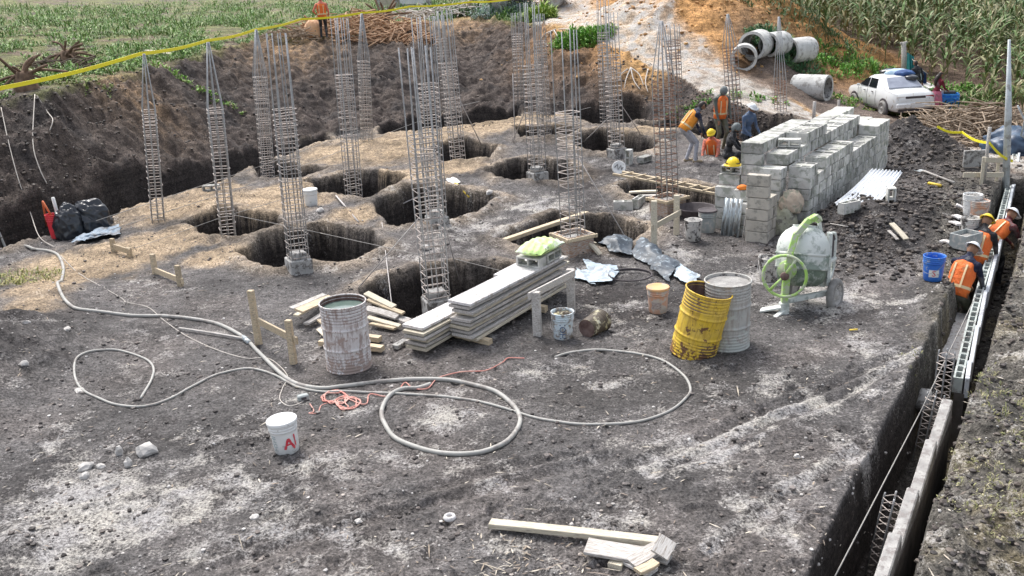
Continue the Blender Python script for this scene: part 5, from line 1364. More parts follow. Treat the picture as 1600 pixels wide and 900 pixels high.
for k in range(64):
    a = k * 2 * math.pi / 9.3; q = 1 if k % 18 < 9 else -1
    cx = 524 if k < 30 else 543; cy = 622 if k < 30 else 629
    coil.append((cx + (17 + rng.uniform(-4, 5)) * math.cos(a), cy + (9 + rng.uniform(-3, 3)) * math.sin(a)))
ground_tube(coil + [(560, 630), (573, 629), (578, 616), (606, 618), (622, 608), (632, 599), (646, 606), (668, 606), (684, 592), (720, 582), (758, 579), (785, 566), (796, 558), (818, 558)], .008, m_cord, "extension_cord", "tangled reddish extension cord coiled beside the thick hose", "cord", 5, 5, .012)
t = thing("plug_box", "small grey plug box on the cable near the lettered bucket", "plug box", gp(474, 625, .0), R(25))
MB().box((0, 0, .035), (.13, .08, .07), bev=.012).build("box_body", m_grey_pl, t); MB().box((.0, -.042, .035), (.06, .008, .03)).build("socket_face", m_black_rub, t)
hang = [hit(2, 170), hit(14, 225), hit(30, 285), hit(48, 335), hit(62, 372), hit(85, 388)]
for h_ in hang: h_.z += .03
MB().tube(catmull(hang, 6), .010, 5).build_here("hanging_cable", m_thin, "pale cable hanging down the left bank to the thick hose", "cable", base=hang[-1])
for pts, lab in ((((55, 150), (52, 225), (62, 265), (74, 290)), "pale bare root dangling down the left bank"), (((58, 152), (75, 178), (83, 190), (78, 207)), "crooked pale root near the top of the left bank")):
    Q = [hit(*p) + V((0, 0, .04)) for p in pts]; MB().tube(catmull(Q, 5), .012, 5).build_here("dangling_root", m_thin, lab, "root", base=Q[-1])
# ------------------------------------------------------------------ plastic sheets
m_blackp = mat("black_plastic", (.012, .014, .018), (.03, .035, .045), 5, .28, spec=.7)
m_bluep = mat("grey_blue_plastic", (.14, .20, .27), (.24, .32, .40), 5, .6, spec=.6, dirt=(.12, .13, .15), dscale=4, damt=.4)
m_tarp = mat("dark_tarp", (.04, .052, .065), (.075, .095, .12), 5, .5, spec=.5, dirt=(.30, .36, .40), dscale=12, damt=.25)
m_lblue = mat("pale_blue_sheet", (.42, .52, .60), (.56, .66, .72), 6, .5, dirt=(.30, .34, .38), dscale=10, damt=.4)
gB = "black plastic bags by the left bank"
lump(gp(112, 372), (.27, .24, .42), m_blackp, "upright knotted black plastic bag beside the red bucket", "plastic bag", 12, "plastic_bag", 5, .22, sharp=1.6, fs=1.3, group=gB)
lump(gp(146, 366), (.36, .28, .44), m_blackp, "biggest black plastic bag, on the right of the two", "plastic bag", 17, "plastic_bag", 5, .24, sharp=1.6, fs=1.3, group=gB)
def sheet(corners, mt, label, seed, name="plastic_sheet", amp=.10, fold=.5, n=34, cat="plastic sheet", thick=.006):
    """crumpled sheet lying on the ground; corners in photo pixels"""
    c4 = [at_z(a, b, 0) for a, b in corners]; vs = []; fs = []
    U, Wd = np.meshgrid(np.linspace(0, 1, n), np.linspace(0, 1, n), indexing='ij'); U = U.ravel(); Wd = Wd.ravel()
    P = [np.array([c_[i] for c_ in c4]) for i in range(2)]
    xy = [p[0] * (1 - U) * (1 - Wd) + p[1] * U * (1 - Wd) + p[2] * U * Wd + p[3] * (1 - U) * Wd for p in P]
    e = fbm(xy[0] + seed, xy[1], .35, 3, 300 + seed); e2 = fbm(xy[0] + seed * 2, xy[1], .35, 3, 320 + seed)
    x = xy[0] + .10 * e; y = xy[1] + .14 * e2
    r = 1 - np.abs(fbm(x * 1.1 + seed, y * .7, fold * 1.7, 2, 340 + seed, .35)) * 2.2
    z = height(x, y) + .02 + amp * np.clip(r, 0, 1) * (.4 + .6 * np.sin(np.pi * np.clip(U, 0, 1)) * np.sin(np.pi * Wd)) + .012
    q = np.stack([x, y, z], 1)
    for k in (0, 1): vs += [tuple(p - np.array([0, 0, thick * k])) for p in q]
    N_ = n * n
    for i in range(n - 1):
        for j in range(n - 1):
            a = i * n + j; f4 = (a, a + n, a + n + 1, a + 1); fs.append(f4); fs.append(tuple(v + N_ for v in f4[::-1]))
    return MB().add(vs, fs, None, 0, True).build_here(name, mt, label, cat)
sheet([(112, 386), (190, 370), (186, 352), (124, 372)], m_bluep, "grey blue plastic sheet spread in front of the black bags", 2, amp=.16)
sheet([(930, 392), (985, 402), (988, 384), (925, 380)], m_tarp, "narrow dark tarp tail leading to the formwork box", 4, "tarp", .16, .4, cat="tarp")
sheet([(984, 398), (1046, 442), (1060, 420), (1012, 382)], m_tarp, "dark creased tarp lying right of the formwork cage", 6, "tarp", .22, .5, cat="tarp")
sheet([(1052, 436), (1082, 452), (1092, 436), (1060, 415)], m_lblue, "pale blue sheet end showing behind the yellow drum", 9, amp=.10)
sheet([(922, 446), (958, 442), (966, 420), (910, 411)], m_lblue, "pale blue crumpled sheet on the ground right of the trestle", 5, amp=.10)
sheet([(898, 437), (926, 444), (922, 424), (902, 422)], m_lblue, "small pale scrap of sheet tucked beside the crumpled blue sheet", 7, amp=.05)
MB().tube([at_z(985, 432, .02) + V((.34 * math.cos(k * .35), .30 * math.sin(k * .35), .012 + .001 * k)) for k in range(30)], .012, 6).build_here("hose_coil", m_black_rub, "dark thin hose coil lying beside the pale blue sheet", "hose coil")
# red bucket with tools
b = bucket(gp(88, 372), "narrow red bucket with tools in front of the left bank", mat("red_plastic", (.72, .03, .05), (.8, .08, .09), 5, .45), None, h=.5, rt=.13, rb=.09, handle=False)
rod(gp(88, 372, .45), gp(88, 372, .45) + V((-.12, 0, .32)), "orange stick poking out of the red bucket", "stick", .022, "orange_stick", mat("orange_stick_paint", (.75, .20, .08), None, 5, .5))
rod(gp(88, 372, .45) + V((-.12, 0, .32)), gp(75, 362, .12), "orange handle slanting from the red bucket to the ground", "handle", .022, "tool_handle", MATS["orange_stick_paint"])
rod(gp(99, 366, .0), gp(99, 366, 0) + V((-.06, 0, .78)), "white plastic pipe standing upright behind the black bags", "pipe", .035, "plastic_pipe", m_white_pl)
# ------------------------------------------------------------------ ladder, tub, lid, tools
la, lb_ = at_z(958, 272, .16), at_z(1118, 303, .14); d = (lb_ - la); sd_ = V((-d.y, d.x, 0)).normalized() * .30
t = thing("wooden_ladder", "rough wooden ladder laid across the pit left of the block pile", "ladder", la)
MB().bar((0, 0, 0), d, .05, .05, bev=.006).build("rail", m_wood, t); MB().bar(sd_, d + sd_, .05, .05, bev=.006).build("rail", m_wood, t)
for k in range(7):
    p = d * (.1 + .8 * k / 6); MB().bar(p - sd_ * .12 + V((0, 0, .035)), p + sd_ * 1.15 + V((0, 0, .035)), .045, .02, bev=.004).build("rung", m_wood, t)
t = thing("rubber_tub", "wide black rubber tub on the ground behind the crusted bucket", "tub", gp(1088, 342, .0))
MB().lathe([(.24, .0), (.34, .20), (.36, .22), (.355, .24), (.335, .22), (.24, .03)], 28, cap0=True, cap1=True).build("tub_body", m_black_rub, t)
lz = gp(967, 272); t = thing("round_lid", "round white lid with a dark zigzag leaning near the ladder end", "lid", lz, R(0), rot=(R(62), 0, R(-8)))
MB().lathe([(.155, -.012), (.165, 0), (.155, .014), (.14, .006)], 28, Matrix.Translation((0, .16, 0)), cap0=True, cap1=True).build("lid_disc", m_white_pl, t)
MB().tube([(-.10, .16, .016), (-.03, .24, .016), (-.02, .10, .016), (.05, .21, .016), (.06, .10, .016), (.10, .16, .016)], .011, 5).build("zigzag_mark", m_black_rub, t)
def shovel(a, b_, label, blade, handle, bl=.26, bw=.20):
    d = (b_ - a).normalized(); t = thing("shovel", label, "shovel", a); s_ = V((-d.y, d.x, 0)).normalized(); L = (b_ - a).length
    v = []; f = []
    for i in range(7):
        for j in range(5):
            x = i / 6 * bl; w = bw / 2 * (1 if i > 1 else (.55 + .25 * i)); y = (j / 4 - .5) * 2
            v.append(d * x + s_ * (w * y) + V((0, 0, .02 + .02 * y * y)))
    n = len(v); v += [p - V((0, 0, .006)) for p in v]
    for i in range(6):
        for j in range(4): q = i * 5 + j; f.append((q, q + 5, q + 6, q + 1)); f.append((q + n + 1, q + n + 6, q + n + 5, q + n))
    MB().add(v, f, None, 0, True).build("blade", blade, t); MB().tube([d * (bl * .9) + V((0, 0, .02)), d * (bl + .1) + V((0, 0, .05)), d * L], .022, 7).build("handle", handle, t)
    return t
m_yh = mat("yellow_handle", (.80, .58, .08), None, 5, .5)
shovel(gp(703, 283, .05), gp(733, 312, .06), "short shovel with white blade and yellow handle by the braced pit", m_white_pl, m_yh, .34, .26)
shovel(gp(1432, 272, .06), gp(1490, 293, .1), "long shovel with whitish blade on the dark mound beyond the sheet", m_galv, m_old)
rod(gp(1450, 290, .05), gp(1470, 294, .05), "yellow tool handle lying below the long shovel", "tool handle", .03, "tool_handle", m_yh)
rod(gp(1327, 518, .02), gp(1340, 517, .02), "small yellow tipped tool lying on the pale ground right of the mixer", "tool", .012, "small_tool", m_yh)
rod(gp(1297, 352, .03), gp(1325, 357, .03), "thin pale stick on the dark soil right of the mixer", "stick", .01, "thin_stick", m_old)
plank_ab(gp(1392, 360, .12), gp(1415, 385, .12), .10, .025, m_yel, "pale split board on the dark mound left of the blue bucket", cat="board")
plank_ab(gp(1388, 365, .05), gp(1402, 380, .06), .06, .02, m_old, "narrow board under the split board on the dark mound", cat="board")
for (a, b_, lab) in (((1494, 323), (1509, 332), "white board scrap uphill from the trench buckets"), ((1470, 380), (1490, 384), "pale scrap of wood left of the mortar tub"), ((1490, 340), (1502, 345), "upper small board between mound and trench buckets"), ((1487, 350), (1500, 355), "lower small board between mound and trench buckets")):
    plank_ab(gp(*a, .04), gp(*b_, .04), .12, .03, m_cem, lab, cat="board")
MB().lathe([(.035, 0), (.055, .008), (.06, .025), (.05, .045), (.035, .05), (.03, .025), (.035, 0)], 20).build_here("metal_ring", m_cem, "small pale ring lying alone in the foreground soil", "ring").location = gp(703, 812)
# stones
m_stone = mat("pale_stone", (.45, .43, .41), (.58, .56, .53), 9, .9, bmp=.5, bscale=30)
for i, (px, py, sx, sy, sz, lab) in enumerate([(230, 708, .11, .07, .07, "largest pale stone in the left foreground"), (187, 710, .035, .035, .07, "small upright pale stone left of the largest one"), (201, 728, .04, .035, .06, "pale stone just below the upright one"),
    (135, 731, .08, .05, .04, "flat greenish stone at the far left of the stone group"), (133, 746, .05, .04, .04, "rounded stone below the flat greenish one"), (158, 730, .04, .03, .03, "small stone between the flat one and the upright one"),
    (398, 808, .045, .035, .02, "flat pale stone in the left foreground dust"), (560, 815, .03, .03, .02, "pebble sized stone left of the metal ring"), (1245, 715, .03, .03, .03, "small white stone near the trench edge"), (124, 610, .07, .05, .02, "pale flat scrap pinned under the small hose loop"), (38, 570, .05, .04, .04, "small pale stone on the dark soil at the left edge"),
    (105, 515, .06, .04, .03, "pale chip below the left hose bend"), (42, 505, .06, .03, .03, "white chip on the dark left slope"), (765, 302, .08, .06, .05, "stone by the edge of the middle pit"), (665, 388, .1, .06, .05, "pale clod near the nearest cage"), (500, 330, .08, .06, .05, "ochre stone beside the white lidded bucket")]):
    lump(gp(px, py, -.01), (sx, sy, sz), m_stone, lab, "stone", 30 + i, "stone", 2, .5, flat=True, rot=(0, 0, i * 1.3), group="stones on the ground")
# ------------------------------------------------------------------ concrete pipes
m_pipe = mat("pale_concrete_pipe", (.50, .50, .48), (.64, .64, .62), 4, .9, bmp=.3, bscale=30, dirt=(.34, .33, .31), dscale=5, damt=.3)
def pipe(px, py, ro, ln, dirv, label, dz=0.0):
    p = hit(px, py); d = V((dirv[0], dirv[1], 0)).normalized()
    q = p + V((0, 0, ro * .93 + dz)) ; t = thing("concrete_pipe", label, "concrete pipe", p, group="concrete pipes by the gravel track")
    M_ = Matrix.Translation(q - p) @ d.to_track_quat('Z', 'Y').to_matrix().to_4x4(); ri = ro * .80
    MB().lathe([(ri, 0), (ro, 0), (ro, ln * .9), (ro * .93, ln * .9), (ro * .93, ln), (ri, ln)], 36, M_, smooth=False).build("pipe_wall", m_pipe, t)
    MB().lathe([(ri, .001), (ri, ln - .001)], 36, M_).build("bore", m_conc, t); return t
pipe(1162, 110, .42, .75, (.25, .95), "nearest upright looking concrete pipe of the left pair by the track")
pipe(1174, 98, .47, 1.0, (.52, .85), "larger pipe directly behind the nearest one of the left pair", .1)
pipe(1200, 88, .40, .9, (.75, .65), "small mouthed pipe half wrapped in weeds, second from the left")
pipe(1233, 98, .42, .95, (.88, .45), "third pipe, its mouth turned left, beside the orange mound")
pipe(1293, 157, .42, 1.15, (-.72, .62), "single pipe lying nearest the white car, its mouth turned right")
# ------------------------------------------------------------------ the white car
m_paint = mat("white_car_paint", (.80, .81, .80), (.76, .77, .77), 3, .22, spec=.6, dirt=(.5, .46, .40), dscale=4, damt=.1)
m_glass = mat("dark_window_glass", (.015, .017, .022), None, 3, .08, spec=.8)
m_rearg = mat("hazy_rear_glass", (.20, .22, .28), (.30, .33, .40), 3, .12, spec=.8)
m_lamp = mat("tail_lamp_red", (.35, .03, .03), None, 3, .2)
m_lampw = mat("pale_lamp", (.7, .66, .62), None, 3, .15)
rl, fl = hit(1384, 179), hit(1337, 152); rl.z = fl.z = hz(rl.x, rl.y) * .5 + hz(fl.x, fl.y) * .5
wd_ = fl - rl; WB = wd_.length; ang = math.atan2(wd_.y, wd_.x) - math.pi / 2
hw_ = .68; CS = .83
fwdv = V((math.cos(ang + math.pi / 2), math.sin(ang + math.pi / 2), 0)); rightv = V((fwdv.y, -fwdv.x, 0))
carloc = rl + fwdv * (1.225 * CS) + rightv * (hw_ - .1)
slope = math.atan2(hz(fl.x, fl.y) - hz(rl.x, rl.y), WB)
carloc.z = hz(carloc.x, carloc.y) + .02
t = thing("parked_car", "white sedan parked beside the track with bundles on its roof", "car", carloc, ang); t.scale = (CS, CS, CS)
k_ = .98
STN = [(-2.10, .70, .30, .62, None), (-2.02, .78, .24, .86, None), (-1.5, .82, .22, .95, None), (-1.32, .82, .22, .96, .96), (-.62, .83, .22, .95, 1.36), (.25, .83, .22, .94, 1.38), (1.0, .82, .22, .93, .95), (1.12, .82, .22, .92, None), (1.75, .79, .24, .82, None), (2.02, .72, .26, .72, None), (2.10, .64, .30, .56, None)]
v = []; f = []
for y, w, zb, belt, top in STN:
    tp_ = top if top else belt + .02; wr = w * (.78 if top and top > 1.2 else .93)
    half = [(w * .86, zb), (w * .97, zb + .10), (w, (zb + belt) / 2), (w * .97, belt - .04), (w * .93, belt), (wr, tp_ - .03 if top and top > 1.2 else tp_ - .01), (wr * .8, tp_ + .015), (0, tp_ + .03)]
    ring = [(-x, z) for x, z in half] + [(x, z) for x, z in half[-2::-1]]
    v += [(x, y * k_, z) for x, z in ring]
nR = 15
for i in range(len(STN) - 1):
    for j in range(nR - 1): f.append((i * nR + j, i * nR + j + 1, (i + 1) * nR + j + 1, (i + 1) * nR + j))
    f.append((i * nR + nR - 1, i * nR, (i + 1) * nR, (i + 1) * nR + nR - 1))
f.append(tuple(range(nR))[::-1]); f.append(tuple((len(STN) - 1) * nR + j for j in range(nR)))
f = [q[::-1] for q in f]
body = MB().add(v, f, None, 0, True).build("body", m_paint, t)
def pane(q, mt, name, off=.012, par=None):
    q = [V(p) for p in q]; n = (q[1] - q[0]).cross(q[3] - q[0]).normalized()
    c_ = sum(q, V()) / 4
    if n.dot(c_ - V((0, 0, .8))) < 0: n = -n
    a = [p + n * off for p in q]; b2 = [p - n * .01 for p in q]
    return MB().add(a + b2, [(0, 1, 2, 3), (7, 6, 5, 4)] + [(i, i + 4, (i + 1) % 4 + 4, (i + 1) % 4) for i in range(4)]).build(name, mt, par or t)
for s in (-1, 1):
    pane([(s * .775, -.50 * k_, .97), (s * .775, .12 * k_, .97), (s * .665, .12 * k_, 1.30), (s * .665, -.42 * k_, 1.30)], m_glass, "rear_side_window")
    pane([(s * .775, .20 * k_, .97), (s * .775, .86 * k_, .97), (s * .68, .50 * k_, 1.24), (s * .665, .20 * k_, 1.30)], m_glass, "front_side_window")
    dh = MB().box((s * .835, -.30 * k_, .82), (.02, .14, .03), bev=.006).build("door_handle", m_black_rub, t); MB().box((s * .835, .35 * k_, .82), (.02, .14, .03), bev=.006).build("door_handle", m_black_rub, t)
    MB().box((s * .88, .82 * k_, .98), (.12, .07, .09), bev=.02).build("wing_mirror", m_paint, t)
    MB().box((s * .56, -2.03 * k_, .76), (.34, .06, .10), bev=.015).build("tail_lamp", m_lamp if s > 0 else m_lampw, t)
    MB().box((s * .836, .1, .26), (.02, 2.0 * k_, .07), bev=.006).build("sill_strip", m_black_rub, t)
    for yw in (-1.225, 1.225):
        c_ = V((s * (.80), yw * k_, .30)); MB().lathe([(.36, -.02), (.38, .03), (.30, .035), (.30, -.02)], 26, Matrix.Translation(c_) @ Matrix.Rotation(s * R(90), 4, 'Y')).build("wheel_arch", m_black_rub, t)
        wheel_parts(t, c_ + V((s * .02, 0, 0)), .29, .17, (s, 0, 0), m_tyre, m_rim)
for ys in (.92, .16, -.55):
    for s_ in (-1, 1):
        MB().tube([(s_ * .808, ys * k_, .34), (s_ * .834, ys * k_, .58), (s_ * .812, ys * k_, .89), (s_ * .778, ys * k_, .94)], .006, 4).build("door_seam", m_black_rub, t)
MB().tube([(-.70, -2.045 * k_, .86), (-.72, -1.48 * k_, .965), (.72, -1.48 * k_, .965), (.70, -2.045 * k_, .86)], .006, 4).build("boot_seam", m_black_rub, t)
pane([(-.66, -1.26 * k_, 1.02), (.66, -1.26 * k_, 1.02), (.50, -.72 * k_, 1.345), (-.50, -.72 * k_, 1.345)], m_rearg, "rear_window", .03)
pane([(-.70, .95 * k_, .99), (.70, .95 * k_, .99), (.50, .34 * k_, 1.365), (-.50, .34 * k_, 1.365)], m_glass, "windscreen", .03)
MB().box((0, -2.06 * k_, .76), (.78, .05, .09), bev=.01).build("trunk_panel", m_black_rub, t)
MB().box((0, -2.10 * k_, .46), (1.50, .16, .22), bev=.05).build("bumper", m_paint, t); MB().box((0, -2.16 * k_, .50), (.42, .03, .13), bev=.008).build("number_plate", m_lampw, t)
MB().box((0, -2.07 * k_, .28), (1.3, .1, .14), bev=.02).build("bumper_skirt", m_black_rub, t)
tr = t.matrix_basis.copy() if False else Matrix.Translation(carloc) @ Matrix.Rotation(ang, 4, 'Z') @ Matrix.Scale(CS, 4)
m_navyb = mat("navy_bundle", (.02, .05, .16), (.05, .12, .30), 5, .7); m_ltb = mat("pale_blue_bundle", (.36, .52, .66), (.5, .62, .7), 5, .7)
for i, (x, y, sx, sy, sz, mt_, lab) in enumerate([(.25, .45, .34, .22, .11, m_blackp, "dark bundle at the front of the white car roof"), (.30, .05, .36, .26, .12, m_ltb, "pale blue bundle in the middle of the white car roof"), (.38, -.38, .30, .26, .12, m_navyb, "navy blue bundle at the rear of the white car roof"), (.45, -.75, .22, .2, .10, m_blackp, "black bundle hanging over the rear edge of the car roof")]):
    lump(tr @ V((x, y, 1.36 if i < 3 else 1.24)), (sx, sy, sz), mt_, lab, "bundle", 50 + i, "cloth_bundle", 3, .2, group="bundles on the car roof")
# blue crate
m_crate = mat("blue_crate_plastic", (.03, .22, .68), (.06, .32, .78), 5, .4)
cz = hit(1478, 176); t = thing("blue_crate", "bright blue plastic crate held beside the person in the pink skirt", "crate", cz, R(-18))
def crate(t, z0, mt):
    w, d_, h = .62, .40, .30; m = MB()
    m.box((0, 0, z0 + .015), (w, d_, .03), bev=.006)
    for zz in (.06, .16, .27): m.box((0, -d_ / 2, z0 + zz), (w - .02, .025, .055), bev=.004).box((0, d_ / 2, z0 + zz), (w - .02, .025, .055), bev=.004).box((-w / 2, 0, z0 + zz), (.025, d_ - .03, .055), bev=.004).box((w / 2, 0, z0 + zz), (.025, d_ - .03, .055), bev=.004)
    for x in (-w / 2, -w / 6, w / 6, w / 2):
        for y in (-d_ / 2, d_ / 2): m.box((x, y * 1.02, z0 + h / 2), (.04, .03, h), bev=.004)
    return m.build("crate_body", mt, t)
crate(t, 0.0, m_crate); crate(t, .31, m_crate)
MB().box((.05, 0, .64), (.36, .26, .10), bev=.03).build("dark_contents", m_blackp, t); MB().ball((-.18, 0, .66), .10, 10, 6).build("white_bundle", m_white_pl, t)
plank_ab(hit(1436, 140) + V((0, 0, .25)), hit(1458, 150) + V((0, 0, .25)), .35, .06, m_cem, "white board lying behind the white car", cat="board")
# ------------------------------------------------------------------ poles, washing, brushwood, frame
m_pole = mat("galvanised_pole", (.50, .54, .56), (.64, .68, .70), 4, .5, .2, dirt=(.36, .36, .35), dscale=6, damt=.3)
m_teal = mat("teal_cloth", (.03, .22, .24), (.06, .32, .34), 4, .8); m_whitec = mat("pale_cloth", (.60, .70, .72), (.72, .78, .8), 4, .8)
pb_ = at_z(1574, 288, 0); pt = at_y(1577, 62, pb_.y); t = thing("steel_pole", "tall galvanised pole standing at the upper end of the trench wall", "pole", pb_)
MB().tube([V((0, 0, -.4)), (pt - pb_) * .5, pt - pb_], [.075, .065, .025], 12).build("pole_shaft", m_pole, t); MB().box((-.08, 0, .62), (.10, .10, .30), bev=.01).build("pole_box", m_pole, t)
MB().tube([V((.02, 0, 1.6)), V((.2, 0, 1.3)), V((.16, 0, 1.0)), V((.5, .2, .8))], .02, 5).build("pole_cable", m_pole, t)
pb2 = hit(1411, 128); pt2 = at_y(1412, 66, pb2.y); t = thing("wooden_post", "weathered wooden post standing at the edge of the maize behind the car", "post", pb2)
MB().tube([V((0, 0, -.3)), (pt2 - pb2) * .5 + V((.03, 0, 0)), pt2 - pb2], [.10, .09, .08], 9).build("post_shaft", m_old, t); MB().bar(pt2 - pb2 + V((-.12, 0, -.04)), pt2 - pb2 + V((.12, 0, 0)), .08, .06).build("post_cap", m_old, t)
def hung(px0, px1, py0, py1, y, mt, label, seed, name="hanging_cloth"):
    v = []; f = []; n, m_ = 16, 9
    for i in range(n):
        for j in range(m_):
            p = at_y(px0 + (px1 - px0) * i / (n - 1), py0 + (py1 - py0) * j / (m_ - 1) + (i - n / 2) * .5, y); p.y += .10 * math.sin(i * 1.3 + seed) * (.3 + j / m_); v.append(p)
    N_ = len(v); v += [p + V((0, .012, 0)) for p in v]
    for i in range(n - 1):
        for j in range(m_ - 1): q = i * m_ + j; f.append((q, q + m_, q + m_ + 1, q + 1)); f.append((q + N_ + 1, q + N_ + m_ + 1, q + N_ + m_, q + N_))
    return MB().add(v, f, None, 0, True).build_here(name, mt, label, "hanging cloth")
ly = pb2.y - .4
hung(1418, 1429, 86, 119, ly, m_teal, "teal cloth hanging on the line beside the wooden post", 1)
hung(1433, 1440, 106, 130, ly - 1, m_whitec, "pale cloth hanging on the line right of the teal one", 2)
hung(1440, 1447, 110, 131, ly - 1, m_navyb, "navy cloth hanging at the right end of the line", 3)
MB().tube([at_y(1413, 84, pb2.y), at_y(1425, 92, ly), at_y(1436, 105, ly - 1), at_y(1450, 116, ly - 1.2)], .012, 5).build_here("washing_line", m_thin, "washing line slanting from the wooden post over the hanging cloths", "washing line")
m_stick = mat("dry_sticks", (.22, .16, .11), (.42, .34, .26), 9, .9, rnd=.1)
def brush(name, label, px, py, rx, ry, hgt, n, L, r, seed, mt=m_stick, z=None, cat="brushwood"):
    rng = random.Random(seed); c_ = hit(px, py); m = MB()
    for i in range(n):
        a = rng.uniform(0, 2 * math.pi); q = math.sqrt(rng.random()); x = c_.x + rx * q * math.cos(a); y = c_.y + ry * q * math.sin(a)
        zz = hz(x, y) + hgt * (1 - q * q) * rng.uniform(.15, 1) + .03; l = L * rng.uniform(.5, 1.2); aa = rng.uniform(0, math.pi); pit = rng.uniform(-.5, .5)
        d = V((math.cos(aa) * math.cos(pit), math.sin(aa) * math.cos(pit), math.sin(pit))) * l / 2; k = V((rng.uniform(-.1, .1), rng.uniform(-.1, .1), rng.uniform(-.05, .12))) * l
        m.tube([V((x, y, zz)) - d, V((x, y, zz)) + k, V((x, y, zz)) + d], [r * rng.uniform(.7, 1.3), r, r * .5], 4, smooth=False)
    o = m.build_here(name, mt, label, cat, base=c_); o["kind"] = "stuff"; return o
brush("brushwood", "large heap of dry brushwood beside the blue crate", 1512, 215, 1.9, 1.7, .95, 520, 1.1, .022, 5)
brush("brushwood", "dry brushwood and roots heaped behind the person on the bank", 560, 52, 3.2, 1.6, .9, 420, 1.3, .03, 6, mat("reddish_sticks", (.34, .20, .12), (.50, .34, .22), 8, .9))
brush("brushwood", "small heap of twigs left of the person on the bank", 450, 62, 1.3, .8, .5, 160, .8, .018, 7)
brush("brushwood", "pale dry branches strewn along the crest of the bank", 690, 26, 2.6, .9, .5, 120, 1.7, .03, 8, m_thin)
brush("brushwood", "small heap of dark twigs around the stump on the left bank", 95, 110, 1.1, .7, .35, 45, .8, .022, 9, mat("dark_sticks", (.07, .055, .045), (.18, .14, .10), 8, .9))
# stump and roots
def roots(px, py, label, n, L, r, mt, seed, dz=.25, name="tree_stump"):
    rng = random.Random(seed); c_ = hit(px, py); t = thing(name, label, "stump", c_)
    MB().lathe([(.30, -.1), (.26, .15), (.20, .35), (.17, .42), (.02, .44)], 12, wob=lambda a, z: .05 * math.sin(3 * a) + .03 * math.sin(7 * a + 4 * z)).build("stump_core", mt, t)
    m = MB()
    for i in range(n):
        a = rng.uniform(0, 2 * math.pi); e = rng.uniform(-.2, 1.0); d = V((math.cos(a) * math.cos(e), math.sin(a) * math.cos(e), math.sin(e))); l = L * rng.uniform(.5, 1.1)
        m.tube(catmull([V((0, 0, dz)), V((0, 0, dz)) + d * l * .4 + V((0, 0, rng.uniform(-.05, .1))), V((0, 0, dz)) + d * l + V((rng.uniform(-.2, .2), 0, rng.uniform(-.3, .2)))], 4), [r] * 4 + [r * .7] * 4 + [r * .3], 5)
    m.build("roots", mt, t); return t
m_stump = mat("rotten_stump", (.10, .065, .045), (.24, .16, .11), 7, .95, bmp=.6, bscale=14)
roots(108, 102, "uprooted stump with splayed roots on the left bank below the tape", 16, .9, .05, m_stump, 4)
roots(40, 140, "second rotten stump at the very left end of the tape", 12, .9, .05, m_stump, 5)
roots(600, 38, "big dark uprooted stump behind the brush heap on the bank", 18, 1.3, .07, m_stump, 6)
def crest_roots(pts_list, label, r=.03, name="exposed_roots"):
    m = MB(); b0 = hit(*pts_list[0][0])
    for pts in pts_list: m.tube(catmull([hit(*p) + V((0, -.08, .05)) for p in pts], 5), [r * (1 - .6 * i / (5 * (len(pts) - 1))) for i in range(5 * (len(pts) - 1) + 1)], 5)
    return m.build_here(name, m_thin, label, "roots", base=b0)
crest_roots([[(868, 48), (852, 55), (845, 62)], [(862, 50), (850, 66), (856, 74)], [(866, 50), (872, 62), (868, 70)], [(900, 50), (880, 47), (862, 50)]], "pale exposed roots at the corner of the cut beside the shrub")
crest_roots([[(985, 108), (978, 125), (975, 140)], [(985, 108), (990, 128), (1000, 142)], [(985, 108), (998, 118), (1005, 135)], [(980, 110), (970, 118), (968, 128)], [(1012, 110), (1008, 130), (1012, 146)]], "tangle of roots hanging from the cut below the track", .025)
MB().tube([hit(728, 24) + V((0, 0, .1)), hit(728, 24) + V((.35, 0, .9)), hit(728, 24) + V((.7, .1, 1.6))], [.12, .10, .08], 9).build_here("leaning_trunk", m_yel, "pale bare trunk leaning on the crest right of the tape", "trunk")
t_ = hit(491, 58); lump(t_, (.34, .24, .42), mat("beige_sack", (.62, .36, .20), (.7, .45, .28), 5, .85), "tall beige orange sack beside the person on the bank", "sack", 61, "full_sack", 4, .18)
# batter frame, posts and tape at the right
p1, p2 = gp(1533, 288), gp(1557, 282)
stakes([(p1, .55, 0), (p2, .5, 0)], [(p1 + V((-.4, -.05, .22)), p2 + V((.1, -.05, .12))), (p1 + V((0, -.05, .5)), p2 + V((.05, -.05, .42)))], "pale batter frame left of the galvanised pole", .06, m_yel)
o_ = gp(1522, 262); MB().box((0, 0, .2), (.5, .06, .36), bev=.006).build_here("grey_panel", m_conc, "square grey panel behind the pale batter frame", "panel", base=(0, 0, 0)).location = o_
rod(gp(1537, 285), gp(1537, 285) + V((0, 0, 1.1)), "thin wooden post carrying the lower yellow tape", "post", .035, "thin_post", m_old)
P = [gp(1462, 222) + V((0, 0, .35)), gp(1500, 238) + V((0, 0, .45)), gp(1537, 285) + V((0, -.05, .80)), gp(1574, 288) + V((0, -.1, .5))]
tape = MB()
for a, b_ in zip(P[:-1], P[1:]):
    for k in range(6):
        q1 = a.lerp(b_, k / 6) - V((0, 0, .06 * math.sin(math.pi * k / 6))); q2 = a.lerp(b_, (k + 1) / 6) - V((0, 0, .06 * math.sin(math.pi * (k + 1) / 6))); tape.bar(q1, q2, .01, .05)
tape.build_here("barrier_tape", m_tape, "shorter yellow tape in front of the brushwood at the right", "barrier tape")
lump(hit(1588, 240), (.7, .6, .38), m_navyb if False else mat("blue_black_tarp", (.03, .05, .09), (.08, .13, .2), 5, .4), "dark blue tarp heap behind the galvanised pole", "tarp", 71, "tarp_heap", 4, .28, sharp=1.5)
